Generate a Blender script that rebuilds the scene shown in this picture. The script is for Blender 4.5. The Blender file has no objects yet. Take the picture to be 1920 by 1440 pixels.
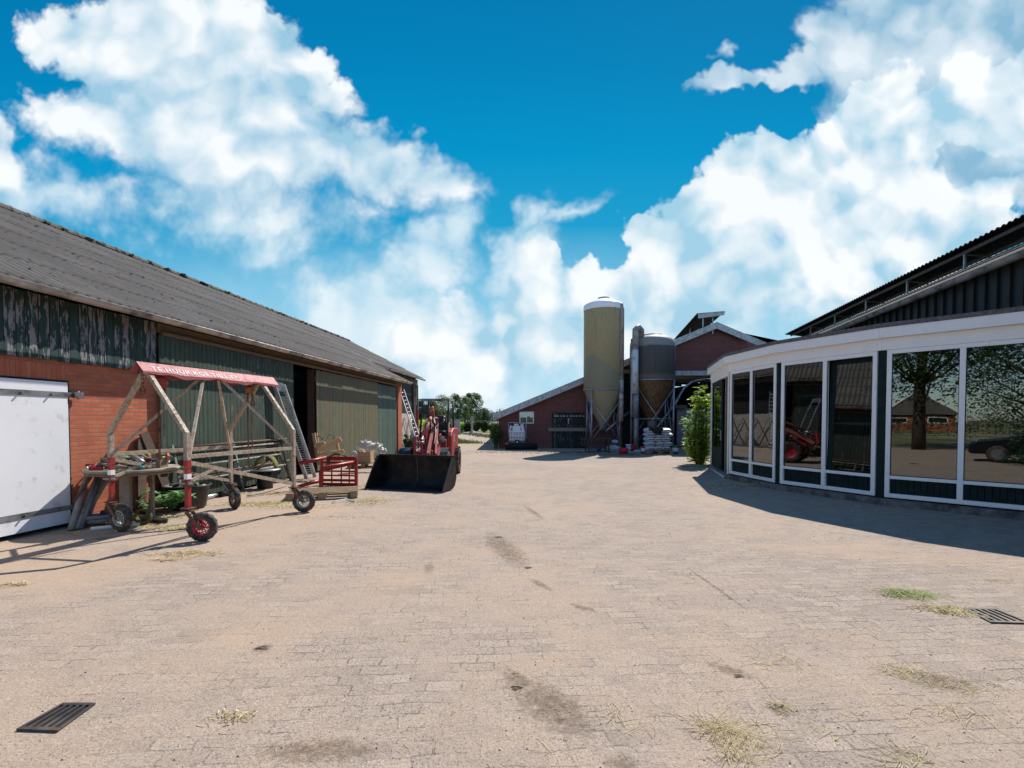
import bpy, bmesh, math, random
from mathutils import Vector, Matrix, Euler
R = math.radians
random.seed(7)
scene = bpy.context.scene
COL = scene.collection

# ------------------------------------------------------------------ camera
F = 900.0; HOR = 788.0; CAMH = 1.6; TILT = 1.56
cam_d = bpy.data.cameras.new("camera"); cam = bpy.data.objects.new("camera", cam_d); COL.objects.link(cam)
cam.location = (0, 0, CAMH); cam.rotation_euler = (R(90 - TILT), 0, 0)
cam_d.sensor_width = 36; cam_d.lens = 36 * F / 1920.0
cam_d.shift_y = (HOR + F * math.tan(R(TILT)) - 720) / 1920.0
cam_d.clip_start = 0.05; cam_d.clip_end = 3000
scene.camera = cam
PY0 = 720 + cam_d.shift_y * 1920           # principal point row, in photo pixels
def ray(px, py):
    x = (px - 960) / F; y = -(py - PY0) / F; t = R(TILT)
    return Vector((x, math.cos(t) + y * math.sin(t), -math.sin(t) + y * math.cos(t)))
def G(px, py, z=0.0):
    "ground (height z) point seen at photo pixel px, py"
    d = ray(px, py); k = (z - CAMH) / d.z
    return Vector((d.x * k, d.y * k, z))
def P(px, py, Y):
    d = ray(px, py); k = Y / d.y
    return Vector((d.x * k, Y, CAMH + d.z * k))

# ------------------------------------------------------------------ node helper
class NT:
    def __init__(s, nt): s.nt = nt
    def add(s, t, ins=None, **props):
        n = s.nt.nodes.new(t)
        for k, v in props.items(): setattr(n, k, v)
        for k, v in (ins or {}).items():
            if isinstance(v, bpy.types.NodeSocket): s.nt.links.new(v, n.inputs[k])
            elif v is not None:
                try: n.inputs[k].default_value = v
                except Exception:
                    n.inputs[k].default_value = (v, v, v) if not hasattr(v, '__len__') else tuple(v) + (1,)
        return n
    def math(s, op, a, b=None, c=None, clamp=False):
        n = s.add("ShaderNodeMath", {0: a, 1: b, 2: c}, operation=op); n.use_clamp = clamp
        return n.outputs[0]
    def vm(s, op, a, b=None, out=0, **kw):
        n = s.add("ShaderNodeVectorMath", {0: a, 1: b}, operation=op)
        for k, v in kw.items():
            if isinstance(v, bpy.types.NodeSocket): s.nt.links.new(v, n.inputs[k])
            else: n.inputs[k].default_value = v
        return n.outputs[out]
    def mix(s, f, a, b, blend='MIX'):
        n = s.add("ShaderNodeMix", {0: f}, data_type='RGBA', blend_type=blend)
        for i, v in ((6, a), (7, b)):
            if isinstance(v, bpy.types.NodeSocket): s.nt.links.new(v, n.inputs[i])
            else: n.inputs[i].default_value = (tuple(v) + (1,))[:4] if hasattr(v, '__len__') else (v, v, v, 1)
        return n.outputs[2]
    def noise(s, vec, scale, detail=4, rough=.55, dist=0.0, out=0):
        return s.add("ShaderNodeTexNoise", {"Vector": vec, "Scale": scale, "Detail": detail, "Roughness": rough, "Distortion": dist}).outputs[out]
    def voro(s, vec, scale, out=0, feature='F1', **k):
        return s.add("ShaderNodeTexVoronoi", {"Vector": vec, "Scale": scale, **k}, feature=feature).outputs[out]
    def mr(s, v, a, b, c=0.0, d=1.0, smooth=False):
        n = s.add("ShaderNodeMapRange", {0: v, 1: a, 2: b, 3: c, 4: d}); n.clamp = True
        if smooth: n.interpolation_type = 'SMOOTHSTEP'
        return n.outputs[0]
    def obj(s): return s.add("ShaderNodeTexCoord").outputs["Object"]
    def xyz(s, v):
        n = s.add("ShaderNodeSeparateXYZ", {0: v}); return n.outputs
    def comb(s, x, y, z=0.0): return s.add("ShaderNodeCombineXYZ", {0: x, 1: y, 2: z}).outputs[0]
    def mapping(s, v, loc=(0, 0, 0), rot=(0, 0, 0), scale=(1, 1, 1), kind='POINT'):
        return s.add("ShaderNodeMapping", {"Vector": v, "Location": loc, "Rotation": rot, "Scale": scale}, vector_type=kind).outputs[0]
    def bump(s, h, strength=.3, dist=.01, normal=None):
        return s.add("ShaderNodeBump", {"Height": h, "Strength": strength, "Distance": dist, "Normal": normal}).outputs[0]
    def principled(s, col, rough=.7, metal=0.0, normal=None, spec=.5, **k):
        n = s.add("ShaderNodeBsdfPrincipled", {"Base Color": col, "Roughness": rough, "Metallic": metal, "Normal": normal, "Specular IOR Level": spec, **k})
        return n.outputs[0]
    def out(s, sh): s.add("ShaderNodeOutputMaterial", {0: sh})
MATS = {}
def newmat(name):
    m = bpy.data.materials.new(name); m.use_nodes = True; m.node_tree.nodes.clear(); MATS[name] = m
    return m, NT(m.node_tree)
def rgb(r, g, b):
    "sRGB 0-255 -> linear"
    f = lambda c: (c / 255 / 12.92) if c / 255 <= .04045 else ((c / 255 + .055) / 1.055) ** 2.4
    return (f(r), f(g), f(b), 1)

# ------------------------------------------------------------------ sky
SUN_AZ, SUN_EL = 28.5, 47.0              # azimuth to the right of straight ahead (+Y)
w = bpy.data.worlds.new("World"); scene.world = w; w.use_nodes = True; w.node_tree.nodes.clear()
n = NT(w.node_tree)
sky = n.add("ShaderNodeTexSky", sky_type='NISHITA'); sky.sun_disc = False
sky.sun_elevation = R(SUN_EL); sky.sun_rotation = R(SUN_AZ); sky.altitude = 0; sky.air_density = 1.0; sky.dust_density = .6; sky.ozone_density = 2.0
dirv = n.vm('NORMALIZE', n.add("ShaderNodeTexCoord").outputs["Generated"])
dx, dy, dz = n.xyz(dirv)
ys = n.math('MAXIMUM', dy, .12)
uv0 = n.comb(n.math('DIVIDE', dx, ys), n.math('DIVIDE', dz, ys), 0.0)
el = dz
# deep cyan-blue of the clear air, pale at the horizon (the nishita sky graded by elevation)
uvz = n.xyz(uv0)[1]
grade = n.add("ShaderNodeValToRGB", {0: n.math('MULTIPLY', uvz, 1.0)}); cr = grade.color_ramp
SKYR = [(0.0, rgb(178, 220, 238)), (.12, rgb(150, 210, 236)), (.26, rgb(92, 184, 222)), (.40, rgb(30, 158, 206)), (.55, rgb(0, 146, 200)), (.72, rgb(0, 130, 186)), (1.0, rgb(0, 112, 170))]
while len(cr.elements) < len(SKYR): cr.elements.new(.5)
for e, (p, c) in zip(cr.elements, SKYR): e.position = p; e.color = c
skyc = n.mix(.995, n.vm('SCALE', sky.outputs[0], Scale=1.0), n.vm('SCALE', grade.outputs[0], Scale=7.7))
# clouds: banks of ellipses in direction space, edges broken up by fractal noise
def U(px): return (px - 960) / 900
def V(py): return (788 - py) / 900
warp = n.noise(uv0, 2.6, 5, .6, out=1)
warp = n.vm('SCALE', n.vm('SUBTRACT', warp, (.5, .5, .5)), Scale=.40)
warp2 = n.vm('SCALE', n.vm('SUBTRACT', n.noise(uv0, 11, 3, .6, out=1), (.5, .5, .5)), Scale=.07)
uvw = n.vm('ADD', n.vm('ADD', uv0, warp), warp2)
def bank(ells):
    acc = None
    for (cx, cy, a, b, rot, wt) in ells:
        q = n.mapping(uvw, (U(cx), V(cy), 0), (0, 0, R(rot)), (a / 900, b / 900, 1), 'TEXTURE')
        l = n.math('MULTIPLY', n.math('SUBTRACT', 1.0, n.vm('LENGTH', q, out=1)), wt)
        acc = l if acc is None else n.add("ShaderNodeMath", {0: acc, 1: l, 2: .12}, operation='SMOOTH_MAX').outputs[0]
    return acc
LEFT = [(330, 110, 260, 130, -18, 1), (470, 40, 150, 90, -30, .8), (520, 150, 150, 90, -30, .7), (420, 290, 330, 150, -14, 1.1), (660, 330, 230, 90, -18, 1), (800, 350, 150, 75, -20, 1),
        (840, 385, 90, 70, 0, .8), (180, 250, 110, 90, 0, .7), (330, 390, 230, 60, -6, .6), (0, 320, 70, 90, 0, .8), (700, 420, 160, 50, 0, .5)]
WISP = [(690, 640, 300, 130, 10, 1.0), (1240, 640, 300, 110, 0, 1.0), (800, 500, 130, 80, 40, .9), (640, 600, 170, 100, 15, .8), (760, 660, 220, 120, 20, 1), (990, 440, 90, 45, 50, .7), (1080, 415, 120, 32, 22, .7), (960, 500, 120, 60, 20, .8), (80, 400, 220, 70, -8, .7), (520, 470, 90, 50, 0, .6),
        (1000, 640, 420, 140, 0, .9), (1500, 560, 420, 100, 0, .9), (500, 430, 420, 60, -6, .5)]
BACK = [(1760, 50, 320, 150, 0, 1.1), (1570, 60, 110, 90, 0, .9), (1340, 150, 120, 30, 18, .8), (1470, 125, 110, 36, 6, .8), (1345, 90, 30, 50, -30, .4), (1700, 180, 200, 110, 0, .8), (1880, 330, 140, 120, 0, .9)]
FRONT = [(1665, 200, 90, 120, 0, 1.0), (1880, 220, 120, 120, 0, 1.0), (1600, 310, 150, 100, 0, 1), (1420, 320, 150, 80, 0, 1), (1540, 340, 200, 110, 0, 1.1), (1400, 410, 200, 130, 0, 1.2), (1660, 400, 250, 130, 0, 1), (1240, 480, 95, 80, 0, 1), (1450, 520, 260, 110, 0, .9),
        (1300, 590, 200, 90, 0, .9), (1000, 560, 100, 75, 0, 1), (1150, 560, 130, 75, 0, 1), (900, 640, 150, 110, 0, 1), (1100, 660, 260, 110, 0, 1), (760, 690, 130, 80, 0, .8), (1720, 500, 220, 90, 0, .7), (1775, 265, 90, 90, 0, .8)]
def puff(vec, det=7, vd=4, vw=.46):
    a = n.noise(vec, 4.2, float(det), .56)
    b = n.voro(vec, 7.5, Detail=float(vd), Roughness=.5, Lacunarity=2.3)
    return n.math('ADD', n.math('MULTIPLY', a, .66), n.math('MULTIPLY', n.math('SUBTRACT', 1.0, b), vw))
pv = n.vm('ADD', uv0, n.vm('SCALE', warp, Scale=.5))
pf = n.math('SUBTRACT', puff(pv), .60)
lo1 = puff(pv, 3, 1); lo2 = puff(n.vm('ADD', pv, (.035, .055, 0)), 3, 1)
rel = n.math('SUBTRACT', lo1, lo2)
sh_big = n.mr(n.noise(n.vm('ADD', uv0, (3, 1, 0)), 2.3, 3, .5), .34, .66)
front = n.mr(dy, .05, .25)
WHITE = rgb(248, 252, 254); BLUE = rgb(150, 196, 222)
def layer(base, E_, amp, off, width, body, relk, dark, white, cap=.97):
    raw = n.math('ADD', n.math('MULTIPLY_ADD', E_, 1.35, off), n.math('MULTIPLY', pf, amp))
    d = n.math('MULTIPLY', n.mr(raw, .0, width, smooth=True), front)
    l = n.math('ADD', n.math('MULTIPLY_ADD', n.mr(raw, 0, 1.0), .25, body), n.math('ADD', n.math('MULTIPLY', rel, relk), n.math('MULTIPLY', sh_big, .25)), clamp=True)
    return n.mix(n.math('MULTIPLY', d, cap), base, n.vm('SCALE', n.mix(l, dark, white), Scale=7.7))
c_ = skyc
hz_ = n.math('MULTIPLY', n.mr(uvz, .40, .04), n.mr(n.noise(uv0, 2.6, 5, .55), .28, .62))
c_ = n.mix(n.math('MULTIPLY', n.math('MULTIPLY', hz_, .75), front), c_, n.vm('SCALE', rgb(206, 233, 245)[:3], Scale=7.7))
c_ = layer(c_, bank(WISP), 1.05, .34, .95, .35, 1.2, rgb(140, 200, 228), rgb(236, 246, 251), .9)
c_ = layer(c_, bank(BACK), 1.0, .22, .42, .10, 2.2, rgb(140, 186, 214), rgb(232, 242, 249))
c_ = layer(c_, bank(LEFT), 1.05, .24, n.mr(uvz, .70, .42, .24, .95), .30, 2.5, rgb(158, 202, 226), WHITE)
c_ = layer(c_, bank(FRONT), 1.0, .20, n.mr(uvz, .34, .08, .16, .85), .27, 3.0, rgb(164, 208, 230), WHITE)
final = c_
# behind the viewer: nishita blue, turned up to fill the shaded sides
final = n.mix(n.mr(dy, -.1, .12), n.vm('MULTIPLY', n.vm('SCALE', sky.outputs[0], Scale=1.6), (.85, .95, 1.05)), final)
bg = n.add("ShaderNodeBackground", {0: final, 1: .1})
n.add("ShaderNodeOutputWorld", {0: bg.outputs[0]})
w.cycles.sampling_method = 'MANUAL'; w.cycles.sample_map_resolution = 512

sun_d = bpy.data.lights.new("sun", 'SUN'); sun = bpy.data.objects.new("sun", sun_d); COL.objects.link(sun)
sun_d.energy = 5.0; sun_d.angle = R(.5); sun_d.color = (1, .955, .89)
sdir = Vector((math.sin(R(SUN_AZ)) * math.cos(R(SUN_EL)), math.cos(R(SUN_AZ)) * math.cos(R(SUN_EL)), math.sin(R(SUN_EL))))
sun.rotation_euler = sdir.to_track_quat('Z', 'Y').to_euler()
vs = scene.view_settings; vs.view_transform = 'Standard'; vs.look = 'None'; vs.exposure = 0.42; vs.gamma = 1; vs.use_curve_mapping = False
scene.cycles.max_bounces = 8; scene.cycles.diffuse_bounces = 3; scene.cycles.glossy_bounces = 4; scene.cycles.transparent_max_bounces = 16
scene.cycles.caustics_reflective = False; scene.cycles.caustics_refractive = False
# ------------------------------------------------------------------ mesh helper
class MB:
    def __init__(s): s.v = []; s.f = []; s.sm = []
    def vert(s, p): s.v.append(Vector(p)); return len(s.v) - 1
    def face(s, pts, smooth=False):
        s.f.append([s.vert(p) for p in pts]); s.sm.append(smooth)
    def box(s, c, size, rot=None):
        c = Vector(c); h = Vector(size) / 2
        m = rot if isinstance(rot, Matrix) else (Euler(rot).to_matrix() if rot else Matrix.Identity(3))
        p = [c + m @ Vector((h.x * i, h.y * j, h.z * k)) for i in (-1, 1) for j in (-1, 1) for k in (-1, 1)]
        b = len(s.v); s.v += p
        for q in ((0, 1, 3, 2), (4, 6, 7, 5), (0, 4, 5, 1), (2, 3, 7, 6), (0, 2, 6, 4), (1, 5, 7, 3)):
            s.f.append([b + i for i in q]); s.sm.append(False)
        return s
    def span(s, x0, x1, y0, y1, z0, z1): return s.box(((x0 + x1) / 2, (y0 + y1) / 2, (z0 + z1) / 2), (x1 - x0, y1 - y0, z1 - z0))
    def frame(s, d, up=(0, 0, 1)):
        d = Vector(d).normalized(); up = Vector(up)
        if abs(d.dot(up.normalized())) > .98: up = Vector((1, 0, 0))
        a = d.cross(up).normalized(); b = a.cross(d).normalized()
        return a, b
    def beam(s, p, q, w=.05, h=None, up=(0, 0, 1)):
        p = Vector(p); q = Vector(q); h = h or w; d = q - p
        a, b = s.frame(d, up)
        m = Matrix((a, d.normalized(), b)).transposed()
        return s.box((p + q) / 2, (w, d.length, h), m)
    def tube(s, pts, r, seg=10, cap=True, radii=None):
        pts = [Vector(p) for p in pts]; n_ = len(pts); rings = []
        prev = None
        for i, p in enumerate(pts):
            d = (pts[min(i + 1, n_ - 1)] - pts[max(i - 1, 0)])
            if d.length < 1e-9: d = Vector((0, 0, 1))
            if prev is None: a, b = s.frame(d)
            else:
                dn = d.normalized(); a = (prev - dn * prev.dot(dn))
                if a.length < 1e-6: a, b = s.frame(d)
                a.normalize(); b = a.cross(dn).normalized()
            prev = a; rr = radii[i] if radii else r
            base = len(s.v)
            for k in range(seg):
                t = 2 * math.pi * k / seg; s.v.append(p + a * math.cos(t) * rr + b * math.sin(t) * rr)
            rings.append(base)
        for i in range(n_ - 1):
            for k in range(seg):
                k2 = (k + 1) % seg
                s.f.append([rings[i] + k, rings[i] + k2, rings[i + 1] + k2, rings[i + 1] + k]); s.sm.append(True)
        if cap:
            s.f.append([rings[0] + k for k in range(seg)][::-1]); s.sm.append(False)
            s.f.append([rings[-1] + k for k in range(seg)]); s.sm.append(False)
        return s
    def lathe(s, prof, c=(0, 0, 0), seg=32, axis='Z', smooth=True, rot=None, arc=2 * math.pi, start=0):
        c = Vector(c); rings = []
        m = rot or {'Z': Matrix.Identity(3), 'X': Matrix(((0, 0, 1), (0, 1, 0), (-1, 0, 0))), 'Y': Matrix(((1, 0, 0), (0, 0, 1), (0, -1, 0)))}[axis]
        closed = abs(arc - 2 * math.pi) < 1e-6
        cnt = seg if closed else seg + 1
        for (r, z) in prof:
            base = len(s.v)
            for k in range(cnt):
                t = start + arc * k / seg; s.v.append(c + m @ Vector((r * math.cos(t), r * math.sin(t), z)))
            rings.append(base)
        for i in range(len(prof) - 1):
            for k in range(seg):
                k2 = (k + 1) % cnt
                s.f.append([rings[i] + k, rings[i] + k2, rings[i + 1] + k2, rings[i + 1] + k]); s.sm.append(smooth)
        return s
    def prism(s, poly, d, smooth=False):
        "extrude a 3-D polygon by the vector d"
        d = Vector(d); poly = [Vector(p) for p in poly]; k = len(poly)
        b = len(s.v); s.v += poly + [p + d for p in poly]
        s.f.append(list(range(b + k - 1, b - 1, -1))); s.f.append([b + k + i for i in range(k)]); s.sm += [False, False]
        for i in range(k):
            j = (i + 1) % k; s.f.append([b + i, b + j, b + k + j, b + k + i]); s.sm.append(smooth)
        return s
    def grid(s, fn, nu, nv, smooth=True, thick=None):
        "sheet fn(u,v) for u,v in 0..1"
        b = len(s.v)
        for i in range(nu + 1):
            for j in range(nv + 1): s.v.append(Vector(fn(i / nu, j / nv)))
        for i in range(nu):
            for j in range(nv):
                a = b + i * (nv + 1) + j; s.f.append([a, a + nv + 1, a + nv + 2, a + 1]); s.sm.append(smooth)
        return s
    def build(s, name, mat, parent=None, loc=None, rot=None, bevel=0, solid=0, sub=0, recalc=True):
        me = bpy.data.meshes.new(name); me.from_pydata([tuple(p) for p in s.v], [], s.f); me.polygons.foreach_set("use_smooth", s.sm)
        if recalc:
            bm = bmesh.new(); bm.from_mesh(me); bmesh.ops.recalc_face_normals(bm, faces=bm.faces); bm.to_mesh(me); bm.free()
        me.materials.append(MATS[mat] if isinstance(mat, str) else mat)
        o = bpy.data.objects.new(name, me); COL.objects.link(o)
        if parent: o.parent = parent
        if loc: o.location = loc
        if rot: o.rotation_euler = rot
        if solid: md = o.modifiers.new("solid", 'SOLIDIFY'); md.thickness = solid; md.offset = 0
        if bevel: md = o.modifiers.new("bevel", 'BEVEL'); md.width = bevel; md.segments = 2; md.limit_method = 'ANGLE'
        if sub: md = o.modifiers.new("sub", 'SUBSURF'); md.levels = sub; md.render_levels = sub
        me.update(); return o
def tag(o, label=None, cat=None, group=None, kind=None):
    if label: o["label"] = label
    if cat: o["category"] = cat
    if group: o["group"] = group
    if kind: o["kind"] = kind
    return o
def thing(name, label, cat, loc=(0, 0, 0), rz=0.0, group=None):
    o = bpy.data.objects.new(name, None); COL.objects.link(o); o.location = loc; o.rotation_euler = (0, 0, rz); o.empty_display_size = .2
    return tag(o, label, cat, group)
def copy_tree(root, loc, rz=None, label=None):
    def rec(o, par):
        c = o.copy(); COL.objects.link(c); c.parent = par
        for ch in o.children: rec(ch, c)
        return c
    c = rec(root, None); c.location = loc
    if rz is not None: c.rotation_euler = (0, 0, rz)
    if label: c["label"] = label
    return c
def rnd(a, b): return random.uniform(a, b)

# ------------------------------------------------------------------ materials
def simple(name, col, rough=.7, metal=0.0, var=.25, scale=6.0, bump=.15, spec=.4, dirt=None, dscale=3.0, damt=.5, bscale=40):
    m, n = newmat(name); v = n.obj()
    a = n.noise(v, scale, 5, .6)
    c = n.mix(n.mr(a, .3, .7), [x * (1 - var) for x in col[:3]], [min(1, x * (1 + var)) for x in col[:3]])
    if dirt:
        d = n.mr(n.noise(v, dscale, 7, .65), .62 - damt * .3, .72 - damt * .15)
        c = n.mix(d, c, dirt)
    nb = n.bump(n.noise(v, bscale, 4, .6), bump, .01)
    n.out(n.principled(c, n.mr(n.noise(v, scale * 1.7, 4, .6), .3, .7, rough * .8, min(1, rough * 1.2)), metal, nb, spec)); return m
def brick_mat(name, axes, c1, c2, mort, off=(0, 0), bw=.22, rh=.0667, dirt=(.10, .06, .045), damt=.35, rot=0):
    m, n = newmat(name); v = n.obj(); x, y, z = n.xyz(v)
    a = {'x': x, 'y': y, 'z': z}
    uv = n.comb(n.math('ADD', a[axes[0]], off[0]), n.math('ADD', a[axes[1]], off[1]), 0)
    if rot: uv = n.mapping(uv, rot=(0, 0, rot))
    uvd = n.vm('ADD', uv, n.vm('SCALE', n.vm('SUBTRACT', n.noise(v, 20, 3, .5, out=1), (.5, .5, .5)), Scale=.008))
    bk = n.add("ShaderNodeTexBrick", {"Vector": uvd, "Color1": c1, "Color2": c2, "Mortar": mort, "Scale": 1.0, "Mortar Size": .007, "Mortar Smooth": .25, "Bias": -.1, "Brick Width": bw, "Row Height": rh})
    cell = n.voro(n.vm('MULTIPLY', uv, (1 / bw, 1 / rh, 1)), 1.0, out=1)
    c = n.mix(n.math('MULTIPLY', n.math('SUBTRACT', 1.0, bk.outputs[1]), .35), bk.outputs[0], n.mix(n.xyz(cell)[0], [q * .62 for q in c1[:3]], [min(1, q * 1.25) for q in c2[:3]]))
    d = n.mr(n.noise(v, 1.7, 8, .68), .5, .78); c = n.mix(n.math('MULTIPLY', d, damt), c, dirt)
    foot = n.math('MULTIPLY', n.mr(n.math('ADD', z, n.math('MULTIPLY', n.noise(v, 5, 5, .65), .5)), .62, .30), .55); c = n.mix(foot, c, (.20, .15, .11))
    spots = n.mr(n.voro(v, 9.0, feature='F1'), .09, .06); c = n.mix(n.math('MULTIPLY', spots, .55), c, (.03, .02, .018))
    ns = n.noise(v, 55, 5, .65); c = n.mix(n.mr(ns, .25, .75, 0, .35), c, [q * .7 for q in c1[:3]])
    h = n.math('ADD', n.math('MULTIPLY', n.math('SUBTRACT', 1.0, bk.outputs[1]), 1.0), n.math('MULTIPLY', ns, .35))
    n.out(n.principled(c, .9, 0, n.bump(h, .7, .008), .25)); return m
brick_mat("brick_orange", 'yz', (.50, .125, .062), (.60, .185, .09), (.24, .19, .15))
brick_mat("brick_soldier", 'yz', (.52, .13, .065), (.62, .19, .095), (.20, .16, .13), bw=.0667, rh=.25, off=(.0, .08))
brick_mat("brick_dark", 'xz', (.175, .052, .045), (.23, .072, .06), (.26, .20, .18), damt=.3)
brick_mat("brick_white", 'yz', (.62, .56, .48), (.7, .63, .55), (.2, .17, .14), damt=.3)
brick_mat("block_grey", 'xz', (.42, .40, .42), (.47, .45, .46), (.25, .24, .24), bw=.45, rh=.21, damt=.2)

def boards_mat(name, ax, width, paint, under, peel=.5, paint2=None, streak=(.13, .10, .05), samt=.4, gap=.05, groove=True, lichen=.0):
    "painted upright boards; ax = horizontal axis of the wall"
    m, n = newmat(name); v = n.obj(); x, y, z = n.xyz(v); h = {'x': x, 'y': y}[ax]
    q = n.math('DIVIDE', h, width); idx = n.math('FLOOR', q); fr = n.math('FRACT', q)
    wn = n.add("ShaderNodeTexWhiteNoise", {"W": idx}, noise_dimensions='1D').outputs[0]
    st = n.comb(n.math('MULTIPLY', h, 9.0), n.math('MULTIPLY', z, 1.6), n.math('MULTIPLY', idx, 3.7))
    a = n.noise(st, 2.2, 9, .68)
    thr = n.math('ADD', .80 - peel * .42, n.math('MULTIPLY', n.math('SUBTRACT', wn, .5), .16))
    pl = n.mr(n.math('SUBTRACT', a, thr), -.012, .012)
    base = n.mix(n.mr(n.noise(v, 3, 5, .6), .3, .7), paint, paint2 or [c * .7 for c in paint[:3]])
    base = n.mix(n.math('MULTIPLY', n.math('SUBTRACT', wn, .5), .6), base, [c * 1.5 for c in paint[:3]])
    fine = n.noise(n.comb(n.math('MULTIPLY', h, 40.0), n.math('MULTIPLY', z, 3.0), 0), 2.0, 6, .6)
    s2 = n.mr(n.noise(n.comb(n.math('MULTIPLY', h, 3.0), n.math('MULTIPLY', z, .8), 4), 1.6, 7, .7), .48, .66)
    base = n.mix(n.math('MULTIPLY', n.math('MULTIPLY', s2, n.mr(fine, .35, .6)), samt), base, streak)
    c = n.mix(pl, base, n.mix(n.mr(fine, .3, .7), under, [k * .55 for k in under[:3]]))
    c = n.mix(n.mr(fine, .2, .85, .0, .35), c, [k * .4 for k in paint[:3]])
    if lichen:
        sp = n.mr(n.noise(v, 30, 4, .7), .62, .68); c = n.mix(n.math('MULTIPLY', sp, lichen), c, (.04, .035, .02))
    ln = n.math('MULTIPLY', n.math('LESS_THAN', n.math('ABSOLUTE', n.math('SUBTRACT', fr, .5)), .5 - gap), 1.0)
    c = n.mix(ln, (.008, .01, .009), c)
    hh = n.math('ADD', n.math('MULTIPLY', ln, 1.2), n.math('MULTIPLY', n.math('ADD', fine, n.math('MULTIPLY', pl, -.6)), .25))
    n.out(n.principled(c, .65, 0, n.bump(hh, .6, .006), .35)); return m
boards_mat("boards_peeling", 'y', .145, (.022, .062, .052), (.38, .345, .36), peel=.60, samt=.3)
boards_mat("boards_door", 'y', .118, (.062, .092, .066), (.26, .26, .20), peel=.36, paint2=(.036, .062, .045), samt=.6, lichen=.7)
boards_mat("boards_door_mossy", 'y', .105, (.145, .165, .105), (.25, .19, .10), peel=.70, paint2=(.09, .125, .078), streak=(.13, .105, .05), samt=.8, lichen=.6)
boards_mat("boards_door_plain", 'y', .105, (.09, .145, .112), (.2, .2, .16), peel=.12, samt=.15)
boards_mat("boards_stable", 'x', .12, (.012, .022, .02), (.25, .24, .25), peel=.48, samt=.2)
boards_mat("boards_black", 'x', .15, (.012, .014, .014), (.05, .05, .05), peel=.2, samt=.2)
boards_mat("boards_weathered", 'y', .18, (.20, .17, .14), (.12, .10, .085), peel=.4, samt=.3)
boards_mat("siding_dark", 'y', .30, (.028, .036, .042), (.06, .07, .08), peel=.35, samt=.1, gap=.10)
boards_mat("boards_pavilion", 'x', .09, (.014, .022, .020), (.05, .07, .06), peel=.15, samt=.1)

def wood(name, c1, c2, rough=.8, grain=14.0, spec=.25):
    m, n = newmat(name); v = n.obj()
    g = n.noise(n.mapping(v, scale=(grain, 2.0, grain)), 1.6, 7, .65, 1.0); g2 = n.noise(v, 5, 5, .6)
    c = n.mix(n.mr(g, .3, .7), c1, c2); c = n.mix(n.mr(g2, .55, .75, 0, .6), c, [k * .45 for k in c1[:3]])
    n.out(n.principled(c, rough, 0, n.bump(g, .35, .006), spec)); return m
wood("wood_new", (.46, .30, .15), (.56, .40, .23)); wood("wood_pallet", (.26, .18, .105), (.40, .29, .18))
wood("wood_grey", (.22, .18, .14), (.34, .29, .23)); wood("wood_dark", (.06, .038, .028), (.10, .065, .045)); wood("wood_rot", (.16, .11, .07), (.27, .2, .13))

def rusty(name, paint, rust=(.20, .085, .035), amt=.5, scale=7.0, rough=.6, rust2=(.10, .045, .022)):
    m, n = newmat(name); v = n.obj()
    a = n.noise(v, scale, 8, .66); b = n.noise(v, scale * 4, 5, .6)
    r = n.mix(n.mr(b, .35, .65), rust, rust2)
    p = n.mix(n.mr(b, .3, .7), paint, [k * .78 for k in paint[:3]])
    f = n.mr(n.math('ADD', a, n.math('MULTIPLY', n.math('SUBTRACT', b, .5), .5)), .62 - amt * .36, .84 - amt * .30)
    c = n.mix(f, p, r)
    n.out(n.principled(c, n.mr(f, 0, 1, rough, .9), 0, n.bump(b, .25, .004), .4)); return m
rusty("gantry_paint", (.50, .43, .34), (.34, .19, .09), amt=.55, scale=16, rust2=(.22, .12, .065))
rusty("gantry_red", (.42, .03, .025), (.22, .09, .05), amt=.35, scale=9)
rusty("cover_red", (.43, .11, .115), (.55, .40, .36), amt=.30, scale=8, rust2=(.3, .06, .05))
rusty("hoist_red", (.36, .045, .03), amt=.3); rusty("hoist_orange", (.42, .13, .03), amt=.5); rusty("chain_rust", (.13, .07, .045), amt=.8)
rusty("iron_rust", (.14, .10, .08), amt=.7, scale=12); rusty("gate_tube", (.26, .30, .26), (.24, .13, .09), amt=.6, scale=4)
rusty("grapple_red", (.34, .018, .02), (.10, .03, .02), amt=.18, scale=8, rough=.4)
rusty("loader_red", (.36, .038, .034), (.30, .10, .08), amt=.2, scale=5, rough=.42)
rusty("loader_red_faded", (.46, .12, .09), (.30, .10, .07), amt=.45, scale=8, rough=.5)
simple("black_steel", (.012, .012, .013), .5, 0, .3, dirt=(.045, .04, .035), dscale=4, damt=.6)
simple("bucket_black", (.010, .010, .010), .55, 0, .4, dirt=(.030, .026, .022), dscale=5, damt=.5, spec=.3)
simple("bucket_edge", (.09, .09, .095), .45, .6, .3)
simple("black_plastic", (.013, .014, .016), .45, 0, .2, dirt=(.05, .045, .04), dscale=6, damt=.3)
simple("tyre", (.035, .031, .028), .85, 0, .4, scale=14, bump=.5, dirt=(.13, .10, .075), dscale=12, damt=.55)
simple("rim_red", (.40, .02, .04), .5, 0, .2, dirt=(.12, .06, .05), damt=.3); simple("rim_grey", (.42, .42, .40), .5, .3, .2, dirt=(.14, .10, .08), damt=.5)
simple("galv", (.36, .37, .38), .42, .7, .25, scale=12, dirt=(.2, .19, .18), damt=.4); simple("galv_bright", (.55, .56, .57), .32, .8, .15)
simple("aluminium", (.62, .62, .60), .4, .6, .12, dirt=(.35, .33, .3), damt=.3)
simple("gutter_zinc", (.52, .46, .40), .55, .35, .25, scale=3, dirt=(.12, .10, .085), dscale=2, damt=.5)
simple("gutter_grey", (.27, .27, .27), .45, .2, .3, scale=2, dirt=(.08, .08, .08), dscale=3, damt=.6)
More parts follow.
